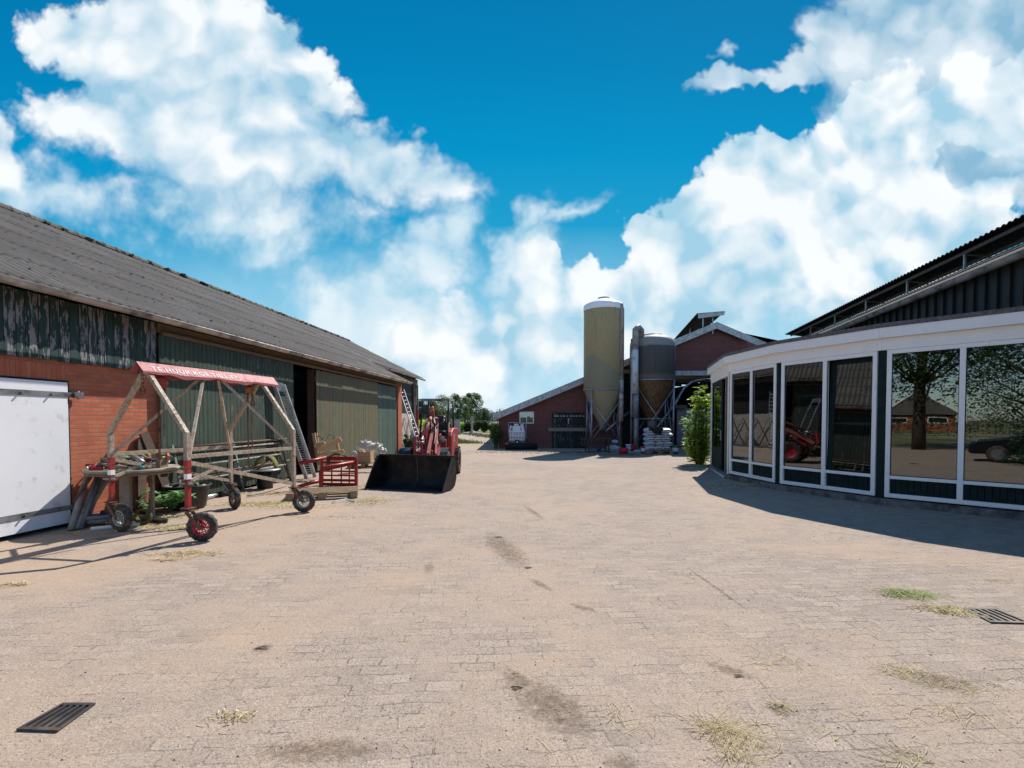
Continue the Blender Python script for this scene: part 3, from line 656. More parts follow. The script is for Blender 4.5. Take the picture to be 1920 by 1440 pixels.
# window with white frame
wf = MB(); fw = .055
for (a, b, c_, d_) in ((wx0, wx0 + fw, zw0, zw1), (wx1 - fw, wx1, zw0, zw1), (wx0 + fw, wx1 - fw, zw0, zw0 + fw), (wx0 + fw, wx1 - fw, zw1 - fw, zw1), (wx0 + fw, wx1 - fw, (zw0 * .35 + zw1 * .65) - .02, (zw0 * .35 + zw1 * .65) + .02), ((wx0 + wx1) / 2 - .02, (wx0 + wx1) / 2 + .02, zw0 + fw, zw0 * .35 + zw1 * .65 - .02)):
    wf.span(a, b, -.02, .04, c_, d_)
wfo = wf.build("window", "white_frame", shed)
MB().span(wx0 + .03, wx1 - .03, .012, .018, zw0 + .03, zw1 - .03).build("pane", "glass_small", wfo)
rb = MB(); rb.lathe([(0, 0), (.1, 0), (.1, .32), (.03, .38), (0, .38)], (wx1 - .3, .3, zw0 + .04), 14); rb.lathe([(0, 0), (.1, 0), (.1, .26), (.03, .3), (0, .3)], (wx1 - .14, .32, zw0 + .04), 14)
rb.span(wx0 - .3, wx1 + .3, .2, .6, zw0 - .03, zw0 + .03); tag(rb.build("canister_shelf", "bucket_red", shed), "red canisters behind the small window")
# stable doors with a sliding beam
mid = (dx0 + dx1) / 2; zt = SZ(805)
sd = MB(); sd.span(dx0, mid - .01, .02, .07, zt + .1, zd - .02); sd.span(mid + .01, dx1, .02, .07, zt + .1, zd - .02); sd.build("stable_door", "boards_stable", shed)
MB().span(dx0 - .1, dx1 + .1, .26, .28, 0, zd + .2).build("light_stop_panel", "dark_interior", shed)  # added dark sheet that keeps light out of the door gaps
sd = MB(); sd.span(dx0, mid - .01, .02, .07, .04, zt - .12); sd.span(mid + .01, dx1, .02, .07, .04, zt - .12); tag(sd.build("stable_door", "boards_stable", shed), "lower dark stable door speckled with flaking paint")
sb("door_beam", "wood_grey", lambda q: q.span(PXX(1028), dx1 + .1, -.10, -.02, zt - .11, zt + .09))
sb("door_latch", "galv", lambda q: q.span(mid - .03, mid + .03, -.03, -.0, zt + .3, zt + .65))
for a in range(10):
    q = MB(); q.span(dx0 + .1 + a * .18 + rnd(0, .06), dx0 + .2 + a * .18 + rnd(0, .04), .006, .016, zd - .22, zd - .18); q.build("paint_flake", "plastic_white", shed)
# raised ridge vent running back along the ridge
rv = MB()
def ridge_canopy(q, x0, z0, x1, z1, y0, y1, sh_, t=.02, pitch=.177, amp=.024):
    "corrugated canopy strip; x0 near edge, x1 far edge; runs along y and drifts by sh_ per metre"
    ny = int((y1 - y0) / pitch * 6)
    for off in (0, -t):
        b = len(q.v)
        for j in range(ny + 1):
            yv = y0 + (y1 - y0) * j / ny; wz = amp * math.cos(2 * math.pi * yv / pitch)
            q.v.append(Vector((x0 + sh_ * yv, yv, z0 + wz + off))); q.v.append(Vector((x1 + sh_ * yv, yv, z1 + wz + off)))
        for j in range(ny):
            a = b + 2 * j; q.f.append([a, a + 1, a + 3, a + 2]); q.sm.append(True)
    n1 = len(q.v) - 2 * (ny + 1); n0 = n1 - 2 * (ny + 1)
    for j in range(ny):
        for e_ in (0, 1):
            q.f.append([n0 + 2 * j + e_, n0 + 2 * j + 2 + e_, n1 + 2 * j + 2 + e_, n1 + 2 * j + e_]); q.sm.append(False)
    q.f.append([n0, n0 + 1, n1 + 1, n1]); q.sm.append(False)
cx0, cz0, cx1, cz1 = PXX(1302), SZ(592), PXX(1353), SZ(588)
ridge_canopy(rv, cx0, cz0, cx1, cz1, -.4, 18, .187)
rvo = rv.build("ridge_vent", "roof_cement_dark", shed, recalc=False)
MB().prism([(cx0, -.42, cz0 - .28), (cx1 - .12, -.42, cz1 - .22), (cx1 - .05, -.42, cz1 - .02), (cx0, -.42, cz0 - .02)], (0, .03, 0)).build("vent_fascia", "fascia_grey", rvo)
for k in range(5):
    for x_ in (cx0 + .35, cx0 + .9): q = MB(); q.beam((x_ + .187 * 4 * k, -.2 + k * 4, zp - .5), (x_ + .187 * 4 * k, -.2 + k * 4, cz0 - .05), .05); q.build("vent_post", "galv", rvo)

# ------------------------------------------------------------------ right barn behind the glass pavilion
RBR = math.atan(.2105)
rb = thing("slate_barn", "dark boarded barn with gutter and open ridge behind the white fascia", "barn", (7.093, 0, 0), -RBR)
# local frame: x across (eave at 0), y along
EZ = 4.49; L0, L1 = -3.0, 27.6
RX, RZ_ = 2.66, 5.80
def pr(x): return EZ + .02 + (RZ_ - EZ) * x / RX
bb("upper_wall", "siding_dark", lambda q: q.span(.12, .2, L0, L1 - .6, 0, EZ - .02), parent=rb)
q = MB(); yy = L0
while yy < L1 - .7: q.box((.095, yy, 3.95), (.05, .07, 1.1)); yy += .30
q.build("cover_strips", "boards_black", rb)
q = MB(); corr(q, L0, L1 - .3, -.02, RX, pr, 2); q.build("corrugated_roof", "roof_cement_dark", rb, recalc=False)
q = MB(); q.prism([(-.02, L0, pr(0) - .05), (RX, L0, pr(RX) - .05), (RX, L0, pr(RX) - .1), (-.02, L0, pr(0) - .1)], (0, L1 - L0 - .3, 0)); q.build("roof_soffit", "wood_dark", rb)
bb("ridge_board", "siding_dark", lambda q: q.span(RX - .02, RX + .03, L0, L1 - .3, RZ_ - .05, RZ_ + .04), parent=rb)
q = MB(); q.prism([(RX + .5, L0, RZ_ - .1), (RX + 9, L0, 2.5), (RX + 9, L0, 2.6), (RX + .5, L0, RZ_)], (0, L1 - L0, 0)); q.build("far_roof", "roof_cement_dark", rb)
q = MB(); q.prism([(.2, L1 - .8, 0), (RX + 8.5, L1 - .8, 0), (RX + 8.5, L1 - .8, 2.5), (RX, L1 - .8, RZ_ - .1), (.2, L1 - .8, EZ)], (0, .1, 0)); q.build("end_wall", "boards_black", rb)
gutter(rb, "gutter_grey", -.09, L0, L1 - .5, EZ - .02, .09, step=1.25)
cn = MB(); ridge_canopy(cn, 1.97, 6.17, 2.95, 6.02, L0, 26.6, 0)
cno = cn.build("ridge_canopy", "roof_cement_dark", rb, recalc=False)
q = MB(); q.beam((2.2, L0, 6.06), (2.2, 26.4, 6.06), .05, .09); q.beam((2.75, L0, 5.96), (2.75, 26.4, 5.96), .05, .09); q.build("purlin", "purlin", cno)
k = .9
while k < 26:
    q = MB(); q.beam((2.2, k, 5.5), (2.2, k, 6.05), .045); q.beam((2.78, k + .05, 5.8), (2.78, k + .05, 5.95), .04); q.beam((2.2, k, 6.0), (2.78, k, 5.92), .04, .04); q.build("canopy_bracket", "galv", cno); k += 2.55

# ------------------------------------------------------------------ glass pavilion (polygonal bay)
J = [Vector((6.72, 16.17)), Vector((5.95, 13.16)), Vector((6.15, 11.08)), Vector((7.02, 9.13)), Vector((8.50, 7.44)), Vector((10.6, 6.4))]
pav = thing("glass_pavilion", "curved white framed pavilion with large reflecting windows on the right", "pavilion", (0, 0, 0))
ZB, ZT, ZM, ZF, ZC = .15, 2.92, 3.14, 3.33, 3.41
def seg_frame(i):
    a, b = J[i], J[i + 1]; d = (b - a).normalized(); nrm = Vector((-d.y, d.x)) * -1   # outward
    if nrm.x > 0: nrm = -nrm
    return a, b, d, nrm, (b - a).length
def offs(o):  # outline of the bay pushed out by o
    pts = []
    for i in range(len(J)):
        ns = []
        if i > 0: ns.append(seg_frame(i - 1)[3])
        if i < len(J) - 1: ns.append(seg_frame(i)[3])
        m_ = sum(ns, Vector((0, 0))).normalized(); c_ = m_.dot(ns[0]); pts.append(J[i] + m_ * (o / c_))
    return pts
def ringband(q, o0, o1, z0, z1, segs=None):
    A, B = offs(o0), offs(o1)
    for i in range(len(J) - 1):
        g_ = .0015
        a0, a1, b0, b1 = A[i], A[i + 1], B[i], B[i + 1]; dd = (a1 - a0).normalized() * g_
        a0 = a0 + dd; a1 = a1 - dd; b0 = b0 + dd; b1 = b1 - dd
        q.prism([(a0.x, a0.y, z0), (a1.x, a1.y, z0), (b1.x, b1.y, z0), (b0.x, b0.y, z0)], (0, 0, z1 - z0))
def pv_(name, mat, o0, o1, z0, z1, **k):
    q = MB(); ringband(q, o0, o1, z0, z1); return q.build(name, mat, pav, **k)
pv_("lower_fascia", "white_frame", -.05, .045, ZT, ZM); pv_("upper_fascia", "white_frame", -.05, .15, ZM + .002, ZF)
pv_("roof_edge", "coping", -.25, .165, ZF + .002, ZC); pv_("stone_kerb", "kerb_stone", -.3, .10, 0, ZB - .03)
# flat roof
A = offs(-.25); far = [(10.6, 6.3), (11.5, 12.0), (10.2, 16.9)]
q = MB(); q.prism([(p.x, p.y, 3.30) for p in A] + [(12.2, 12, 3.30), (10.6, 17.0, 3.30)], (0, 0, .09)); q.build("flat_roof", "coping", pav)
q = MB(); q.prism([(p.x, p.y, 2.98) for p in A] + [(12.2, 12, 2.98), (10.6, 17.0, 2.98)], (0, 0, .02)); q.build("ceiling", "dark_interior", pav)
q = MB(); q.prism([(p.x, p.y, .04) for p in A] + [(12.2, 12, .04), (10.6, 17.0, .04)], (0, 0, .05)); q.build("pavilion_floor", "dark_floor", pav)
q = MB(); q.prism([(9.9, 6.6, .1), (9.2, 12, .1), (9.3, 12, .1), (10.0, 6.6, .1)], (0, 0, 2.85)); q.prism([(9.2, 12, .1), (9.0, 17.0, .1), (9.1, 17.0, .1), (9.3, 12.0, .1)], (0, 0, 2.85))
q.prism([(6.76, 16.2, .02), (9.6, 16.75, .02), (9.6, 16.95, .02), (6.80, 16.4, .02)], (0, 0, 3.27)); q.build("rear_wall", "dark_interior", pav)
def obx(q, a, d, nrm, u0, u1, z0, z1, o0, o1):
    p = [a + d * u + nrm * o for u, o in ((u0, o0), (u1, o0), (u1, o1), (u0, o1))]
    q.prism([(t.x, t.y, z0) for t in p], (0, 0, z1 - z0))
for i in range(1, 5):
    a, b, d, nrm, L = seg_frame(i)
    # dark post that fills the joint between two segments
    q = MB(); obx(q, a, d, nrm, -.06, .06, ZB - .03, ZT, -.12, .0); q.build("joint_post", "post_green", pav)
    m0, m1 = .075, L - .075; fw = .075; zt0, zt1 = .50, .56
    q = MB(); o0, o1 = -.05, .035
    obx(q, a, d, nrm, m0, m0 + fw, ZB, ZT - .002, o0, o1); obx(q, a, d, nrm, m1 - fw, m1, ZB, ZT - .002, o0, o1)
    obx(q, a, d, nrm, m0 + fw, m1 - fw, ZB, ZB + .075, o0, o1); obx(q, a, d, nrm, m0 + fw, m1 - fw, ZT - .08, ZT - .002, o0, o1)
    mid_ = (m0 + m1) / 2
    obx(q, a, d, nrm, mid_ - .04, mid_ + .04, ZB + .075, ZT - .08, o0, o1 + .004)
    obx(q, a, d, nrm, m0 + fw, mid_ - .04, zt0, zt1, o0, o1 - .004); obx(q, a, d, nrm, mid_ + .04, m1 - fw, zt0, zt1, o0, o1 - .004)
    fr = q.build("window_frame", "white_frame", pav, bevel=.004)
    for (u0, u1) in ((m0 + fw, mid_ - .04), (mid_ + .04, m1 - fw)):
        q = MB(); tilt_ = .0
        if i == 2 and u0 > mid_:
            tilt_ = .13; cs = MB()
            for bx_ in ((u0 - .01, u0 + .10, zt1 - .02, ZT - .08), (u1 - .03, u1 + .01, zt1 - .02, ZT - .08), (u0 + .10, u1 - .03, zt1 - .02, zt1 + .04), (u0 + .10, u1 - .03, ZT - .17, ZT - .08)):
                lean = lambda z: -.012 - tilt_ * (z - zt1) / (ZT - zt1)
                pq = [a + d * bx_[0], a + d * bx_[1]]
                cs.prism([tuple(pq[0] + nrm * lean(bx_[2])) + (bx_[2],), tuple(pq[1] + nrm * lean(bx_[2])) + (bx_[2],), tuple(pq[1] + nrm * lean(bx_[3])) + (bx_[3],), tuple(pq[0] + nrm * lean(bx_[3])) + (bx_[3],)], tuple(nrm * -.03) + (0,))
            tag(cs.build("casement", "post_green", fr), "dark green casement standing ajar behind the frame")
            za, zb_ = zt1 + .03, ZT - .16; pq = [a + d * (u0 + .09), a + d * (u1 - .02)]
            q.prism([tuple(pq[0] + nrm * (lean(za) - .012)) + (za,), tuple(pq[1] + nrm * (lean(za) - .012)) + (za,), tuple(pq[1] + nrm * (lean(zb_) - .012)) + (zb_,), tuple(pq[0] + nrm * (lean(zb_) - .012)) + (zb_,)], tuple(nrm * -.006) + (0,))
        else: obx(q, a, d, nrm, u0 - .01, u1 + .01, zt1 - .01, ZT - .07, -.012, -.004)
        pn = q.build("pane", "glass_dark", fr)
        q = MB(); g0, g1 = u0 - .002, u1 + .002
        for bx_ in ((g0, g0 + .012, zt1, ZT - .08), (g1 - .012, g1, zt1, ZT - .08), (g0 + .012, g1 - .012, zt1, zt1 + .012), (g0 + .012, g1 - .012, ZT - .092, ZT - .08)): obx(q, a, d, nrm, *bx_, -.003, .006)
        q.build("gasket", "cloth_black", fr)
        q = MB()
        uu = u0
        while uu < u1 - .01: obx(q, a, d, nrm, uu, min(uu + .082, u1), ZB + .075, zt0, -.03, -.018 + rnd(0, .002)); uu += .09
        q.build("lower_panel", "post_green", fr)
# glazed door segment
a, b, d, nrm, L = seg_frame(0)
q = MB(); obx(q, a, d, nrm, 0, .09, .03, ZT, -.06, .03); obx(q, a, d, nrm, L - .09, L, .03, ZT, -.06, .03); obx(q, a, d, nrm, .09, L - .09, ZT - .09, ZT, -.06, .03); obx(q, a, d, nrm, .09, L - .09, .0, .06, -.1, .1)
df = q.build("door_frame", "white_frame", pav)
q = MB(); obx(q, a, d, nrm, .12, .28, .08, ZT - .1, -.05, .0); obx(q, a, d, nrm, 1.78, 1.95, .08, ZT - .1, -.05, .0); obx(q, a, d, nrm, .28, 1.78, .08, .75, -.05, -.01); obx(q, a, d, nrm, .28, 1.78, ZT - .25, ZT - .1, -.05, .0)
gd = q.build("glazed_door", "post_green", pav)
q = MB(); obx(q, a, d, nrm, .27, 1.79, .74, ZT - .24, -.03, -.022); q.build("pane", "glass_dark", gd)
q = MB(); obx(q, a, d, nrm, 1.82, 1.88, 1.0, 1.3, .0, .02); p0 = a + d * 1.85 + nrm * .05; p1 = a + d * 1.72 + nrm * .06; q.tube([(p0.x, p0.y, 1.15), (p1.x, p1.y, 1.15)], .014, 8); q.build("door_handle", "galv_bright", gd)
q = MB(); obx(q, a, d, nrm, 2.35, 2.42, .06, ZT - .1, -.4, -.02); obx(q, a, d, nrm, 2.05, 2.12, .06, ZT - .1, -.9, -.6); q.build("inner_door_edge", "wood_grey", pav)
# ------------------------------------------------------------------ lifting frame on four wheels
cor = {k: G(*v, z=.44) for k, v in dict(A=(353, 953), B=(210, 941), C=(551, 913), D=(433, 906.7)).items()}
ctr = sum(cor.values(), Vector()) / 4; ctr.z = 0
lift = thing("lifting_frame", "rusty wheeled lifting frame with a red folded ridge cover and chain hoists", "lifting frame", ctr)
def lb(name, mat, fn, parent=lift, **k):
    q = MB(); fn(q); return q.build(name, mat, parent, **k)
Lc = {k: v - ctr for k, v in cor.items()}
def at(k, z): return Vector((Lc[k].x, Lc[k].y, z))
ax_ = (Lc['C'] - Lc['A']); ax_.z = 0; axn = ax_.normalized()
KZ = 1.44; RZt = 2.30
fa = (at('A', RZt) + at('B', RZt)) / 2; ra = (at('C', RZt) + at('D', RZt)) / 2; rm = (fa + ra) / 2
for k in 'ABCD':
    mt = "gantry_paint"
    lb("post", mt, lambda q: q.box(at(k, (.98 + KZ) / 2), (.058, .058, KZ - .98), (0, 0, -.23)))
    lb("lower_post", "gantry_red" if k in 'AB' else "gantry_paint", lambda q: q.box(at(k, .715), (.052, .052, .53), (0, 0, -.23)))
    if k in 'AB':
        lb("warning_band", "white_frame", lambda q: q.box(at(k, .86), (.060, .060, .07), (0, 0, -.23)))
        lb("warning_band", "gantry_red", lambda q: q.box(at(k, 1.03), (.061, .061, .09), (0, 0, -.23)))
        cl = lb("clamp", "iron_rust", lambda q: q.box(at(k, .77), (.10, .10, .055), (0, 0, -.23)))
        lb("bolt", "galv", lambda q: q.tube([at(k, .77) + Vector((-.09, -.03, 0)), at(k, .77) + Vector((.09, -.05, 0))], .013, 6), cl)
        lb("knee_brace", "gantry_paint", lambda q: q.beam(at(k, .79) + axn * .03, at(k, .93) + axn * .42, .035, .045))
for k, a in (('A', fa), ('B', fa), ('C', ra), ('D', ra)):
    lb("rafter", "gantry_paint", lambda q: q.beam(at(k, KZ - .015), a, .052, .052))
for k, j in (('A', 'C'), ('B', 'D')):
    lb("side_rail", "gantry_paint", lambda q: q.beam(at(k, 1.12), at(j, 1.12), .042, .052))
    lb("side_diagonal", "gantry_paint", lambda q: q.beam(at(k, 1.05), at(j, .49), .040, .052))
    lb("roof_strut", "gantry_paint", lambda q: q.beam(at(k, 1.13) + axn * .03, rm - axn * .12, .036, .040))
    lb("roof_strut", "gantry_paint", lambda q: q.beam(at(j, 1.13) - axn * .02, rm + axn * .14, .036, .040))
lb("ridge_beam", "iron_rust", lambda q: q.beam(fa - axn * .06 + Vector((0, 0, -.02)), ra + axn * .2 + Vector((0, 0, -.02)), .07, .09))
# folded sheet cover, dented along its lower edge
axn_c = (ra - fa).normalized(); side = Vector((axn_c.y, -axn_c.x, 0))     # towards the yard
f0 = fa - axn_c * .13; f1 = ra + axn_c * .32; LEN = (f1 - f0).length
def coverpt(u, v):
    s_ = (v - .5) * 2
    w_ = .0; dent = .09 * math.sin(u * 17) * max(0, abs(s_) - .78) + .06 * math.sin(u * 41 + 1) * max(0, abs(s_) - .82)
    o = abs(s_)
    return f0 + (f1 - f0) * u + side * (s_ * .135 + (0.0 if o < .86 else -.018 * (1 if s_ > 0 else -1))) + Vector((0, 0, .085 - o * .155 + dent - (.018 if o > .86 else 0)))
q = MB(); q.grid(coverpt, 60, 14, smooth=False); cov = q.build("ridge_cover", "cover_red", lift, solid=.004)
def text_mesh(txt, size):
    cu = bpy.data.curves.new("t", 'FONT'); cu.body = txt; cu.size = size; cu.extrude = .0006; cu.space_character = 1.18; cu.offset = .0002
    o = bpy.data.objects.new("t", cu); COL.objects.link(o); dg = bpy.context.evaluated_depsgraph_get(); dg.update()
    me = bpy.data.meshes.new_from_object(o.evaluated_get(dg)); bpy.data.objects.remove(o); return me
me = text_mesh("TE.HUUR.KOE.TIL.LIFT.", .105); me.name = "lettering"; me.materials.clear(); me.materials.append(MATS["letter_white"])
let = bpy.data.objects.new("lettering", me); COL.objects.link(let); let.parent = cov
wid = max(v.co.x for v in me.vertices)
slope_dir = (side * .135 + Vector((0, 0, -.155))).normalized(); nn = axn_c.cross(-slope_dir).normalized()
if nn.z < 0: nn = -nn
Mx = Matrix((axn_c, -slope_dir, nn)).transposed().to_4x4()
let.matrix_parent_inverse = Matrix.Identity(4); sc_ = LEN * .60 / wid
let.matrix_local = Matrix.Translation(f0 + axn_c * (.14) + slope_dir * .150 + Vector((0, 0, .085)) + nn * .007) @ Mx @ Matrix.Diagonal((sc_, 1, 1, 1))
# chain hoists
def chain(q, p, z1, r=.011, step=.034):
    z = p.z; i = 0
    while z > z1:
        c_ = Vector((p.x, p.y, z)); ring = []
        for t in range(9):
            a_ = t / 8 * 2 * math.pi; h_ = Vector((math.cos(a_) * r, 0, math.sin(a_) * r * 1.9)); 
            if i % 2: h_ = Vector((0, h_.x, h_.z))
            ring.append(c_ + h_)
        q.tube(ring, .0042, 4, cap=False); z -= step; i += 1
def hoist(u, mat, z_end, drum):
    c_ = fa + (ra - fa) * u; c_.z = 2.13
    q = MB(); q.beam(c_ + Vector((0, 0, .02)), c_ + Vector((0, 0, .17)), .03); h_ = q.build("hanger", "iron_rust", lift)
    q = MB()
    if drum:
        d_ = Vector((.75, -.66, 0)).normalized() if False else Vector((.55, -.83, 0)).normalized()
        m_ = d_.to_track_quat('Z', 'Y').to_matrix()
        q.lathe([(0, .07), (.06, .07), (.085, .055), (.09, .03), (.09, -.0), (.05, -.01), (.05, -.03), (.088, -.035), (.088, -.07), (.05, -.085), (0, -.085)], c_, 24, rot=m_)
    else:
        q.box(c_, (.11, .08, .12), (0, 0, .4)); q.lathe([(0, -.06), (.05, -.06), (.055, 0), (.05, .06), (0, .06)], c_ + Vector((.02, -.03, 0)), 16, axis='Y')
    ho = q.build("hoist_block", mat, lift)
    for k_, (dx_, dy_) in enumerate(((-.04, .0), (-.015, -.02), (.03, .01))):
        q = MB(); chain(q, c_ + Vector((dx_, dy_, -.06)), z_end + (.0 if k_ < 2 else .35)); q.build("chain", "chain_rust", ho)
    q = MB(); b_ = c_ + Vector((.055, 0, -.2)); q.tube([b_ + Vector((0, 0, .13)), b_ + Vector((0, 0, .02)), b_ + Vector((.03, 0, -.02)), b_ + Vector((.025, 0, -.06)), b_ + Vector((-.01, 0, -.075)), b_ + Vector((-.035, 0, -.05))], .011, 8, radii=[.008, .01, .012, .012, .010, .005]); q.build("hook", "chain_rust", ho)
hoist(.10, "hoist_red", 1.02, True); hoist(.88, "hoist_orange", .80, False)
q = MB(); chain(q, fa + Vector((.0, 0, -.06)) - axn * .05, 2.0, .02, .055); q.tube([fa - axn * .05 + Vector((-.03, 0, -.27)), fa - axn * .05 + Vector((-.03, 0, -.35)), fa - axn * .05 + Vector((.03, 0, -.35)), fa - axn * .05 + Vector((.03, 0, -.27))], .007, 6); q.build("hanging_shackle", "chain_rust", lift)
def wheel(parent, c, axle, r, w_, rimmat, spokes=10, spoke_r=.006):
    "small pneumatic castor wheel"
    m_ = Vector(axle).normalized().to_track_quat('Z', 'Y').to_matrix()
    t_ = MB(); t_.lathe([(r * .58, -w_ * .34), (r * .72, -w_ * .48), (r * .88, -w_ * .47), (r * .97, -w_ * .30), (r, 0), (r * .97, w_ * .30), (r * .88, w_ * .47), (r * .72, w_ * .48), (r * .58, w_ * .34), (r * .58, -w_ * .34)], c, 36, rot=m_)
    for k_ in range(28):
        a_ = 2 * math.pi * k_ / 28; t_.box(Vector(c) + m_ @ Vector((math.cos(a_) * r * .975, math.sin(a_) * r * .975, (-1) ** k_ * w_ * .17)), (r * .06, r * .12, w_ * .30), m_ @ Matrix.Rotation(a_, 3, 'Z'))
    ty = t_.build("tyre", "tyre", parent)
    q = MB(); q.lathe([(r * .60, -w_ * .36), (r * .52, -w_ * .38), (r * .50, -w_ * .2), (r * .50, w_ * .2), (r * .52, w_ * .38), (r * .60, w_ * .36)], c, 36, rot=m_)
    for s_ in (-1, 1):
        for k_ in range(spokes):
            a_ = 2 * math.pi * k_ / spokes; o_ = m_ @ Vector((math.cos(a_), math.sin(a_), 0))
            q.tube([Vector(c) + o_ * r * .12 + m_ @ Vector((0, 0, s_ * w_ * .42)), Vector(c) + o_ * r * .54 + m_ @ Vector((0, 0, s_ * w_ * .30))], spoke_r, 5)
    q.lathe([(0, -w_ * .55), (r * .15, -w_ * .55), (r * .15, w_ * .55), (0, w_ * .55)], c, 14, rot=m_)
    return ty, q.build("rim", rimmat, parent)
for k, tr, rm_ in (('A', (.90, .10), "rim_red"), ('B', (.98, -.30), "rim_grey"), ('C', (.97, .05), "rim_grey"), ('D', (.72, -.62), "rim_grey")):
    t = Vector((tr[0], tr[1], 0)).normalized(); base = at(k, .44); lo = .03 if k == 'B' else 0
    axle = Vector((-t.y, t.x, 0)); wc = at(k, .19 + lo) + t * .17
    plate = lb("castor", "iron_rust", lambda q: (q.box(base, (.13, .13, .016), (0, 0, -.23)), q.box(base + Vector((.02, 0, -.028)), (.15, .12, .012), (0, 0, -.1)), q.tube([base, base + Vector((0, 0, -.05))], .035, 12)))
    for s_ in (-1, 1):
        lb("fork", "iron_rust", lambda q: q.beam(base + axle * s_ * .062 + Vector((.0, 0, -.035)), wc + axle * s_ * .066, .008, .045, up=t), plate)
    wheel(plate, wc, axle, .19, .10, rm_)
    lb("axle_bolt", "iron_rust", lambda q: q.tube([wc - axle * .085, wc + axle * .085], .014, 8), plate)

# ------------------------------------------------------------------ compact loader
LO = Vector((-2.15, 13.3, 0))
ld = thing("compact_loader", "red articulated compact loader with roll frame and wide black bucket", "loader", LO)
def V3(px, py, Y): return P(px, py, Y) - LO
def ob(name, mat, fn, parent=ld, **k):
    q = MB(); fn(q); return q.build(name, mat, parent, **k)
# bucket
by = R(-18); wdir = Vector((math.cos(by), math.sin(by), 0)); fdir = Vector((math.sin(by), -math.cos(by), 0))
l0 = G(684, 917.5) - LO; BW = 1.98
prof = [(0, .012), (.30, .014), (.52, .03), (.64, .10), (.71, .24), (.72, .44), (.68, .63), (.62, .755)]
def bp(u, b, z): return l0 + wdir * u - fdir * b + Vector((0, 0, z))
q = MB(); q.grid(lambda u, v: bp(u * BW, *[prof[min(int(v * 7 + .001), 6)][i] * (1 - (v * 7 - min(int(v * 7 + .001), 6))) + prof[min(int(v * 7 + .001), 6) + 1][i] * (v * 7 - min(int(v * 7 + .001), 6)) for i in (0, 1)]), 6, 14, smooth=True)
bk_ = q.build("bucket", "bucket_black", ld, solid=.014)
for u in (0, BW):
    q = MB(); side_poly = [bp(u, *p_) for p_ in prof] + [bp(u, .50, .755)]
    q.prism(side_poly, wdir * .014); q.build("side_plate", "bucket_black", bk_)
    q = MB(); q.beam(bp(u + .007, .0, .02), bp(u + .007, .50, .755), .024, .02); q.build("side_edge", "bucket_edge", bk_)
q = MB(); q.beam(bp(0, .0, .014), bp(BW, .0, .014), .05, .018); q.build("cutting_edge", "bucket_edge", bk_)
q = MB(); q.beam(bp(-.01, .62, .765), bp(BW + .02, .62, .765), .045, .035); q.build("top_rail", "bucket_black", bk_)
q = MB()
for (a_, b_) in zip(prof[:-1], prof[1:]): q.beam(bp(BW / 2, a_[0] - .012, a_[1] + .01), bp(BW / 2, b_[0] - .012, b_[1] + .01), .022, .014)
q.build("weld_seam", "bucket_edge", bk_)
# wheels with chunky lugs
def bigwheel(x, y, r, w_, name="wheel"):
    c = Vector((x, y, r)) - LO; m_ = Vector((1, 0, 0)).to_track_quat('Z', 'Y').to_matrix()
    hub = ob(name, "rim_red", lambda q: q.lathe([(0, -.05), (r * .2, -.05), (r * .26, -w_ * .2), (r * .5, -w_ * .22), (r * .56, -w_ * .42), (r * .56, w_ * .42), (r * .5, w_ * .22), (r * .26, w_ * .2), (r * .2, .05), (0, .05)], c, 30, rot=m_))
    q = MB(); q.lathe([(r * .54, -w_ * .42), (r * .7, -w_ * .52), (r * .86, -w_ * .5), (r * .93, -w_ * .40), (r * .94, 0), (r * .93, w_ * .40), (r * .86, w_ * .5), (r * .7, w_ * .52), (r * .54, w_ * .42)], c, 40, rot=m_)
    nl = 18
    for k_ in range(nl):
        for s_ in (-1, 1):
            a_ = 2 * math.pi * (k_ + (.5 if s_ > 0 else 0)) / nl
            rm3 = m_ @ Matrix.Rotation(a_, 3, 'Z') @ Matrix.Rotation(s_ * .75, 3, 'X')
            q.box(c + m_ @ Vector((math.cos(a_) * r * .955, math.sin(a_) * r * .955, s_ * w_ * .25)), (r * .09, r * .10, w_ * .58), rm3)
    q.build("tyre", "tyre", hub); return hub
for x_, y_ in ((-1.78, 12.5), (-2.76, 12.5)): bigwheel(x_, y_, .425, .27, "front_wheel")
for x_, y_ in ((-1.70, 14.4), (-2.56, 14.4)): bigwheel(x_, y_, .41, .27, "rear_wheel")
for x_ in (-1.80, -2.74):
    c = Vector((x_, 12.5, .42)) - LO; arc = [(math.cos(R(a_)), math.sin(R(a_))) for a_ in range(25, 166, 14)]
    q = MB(); q.prism([c + Vector((-.16, -ca * .47, sa * .47)) for ca, sa in arc] + [c + Vector((-.16, -ca * .455, sa * .455)) for ca, sa in arc[::-1]], (.32, 0, 0)); q.build("fender", "black_plastic", ld)
def LB(q, x0, x1, y0, y1, z0, z1): q.span(x0 - LO.x, x1 - LO.x, y0 - LO.y, y1 - LO.y, z0, z1)
ob("front_chassis", "loader_red", lambda q: (LB(q, -2.48, -2.02, 12.05, 12.95, .35, .82), LB(q, -2.75, -1.80, 12.42, 12.58, .33, .46)), bevel=.015)
ob("dash_panel", "loader_red", lambda q: (LB(q, -2.42, -1.78, 12.95, 13.1, .62, 1.08)), bevel=.02)
ob("floor_deck", "black_steel", lambda q: (LB(q, -2.5, -1.8, 12.9, 14.0, .55, .62), LB(q, -2.4, -1.9, 13.0, 14.9, .3, .55)))
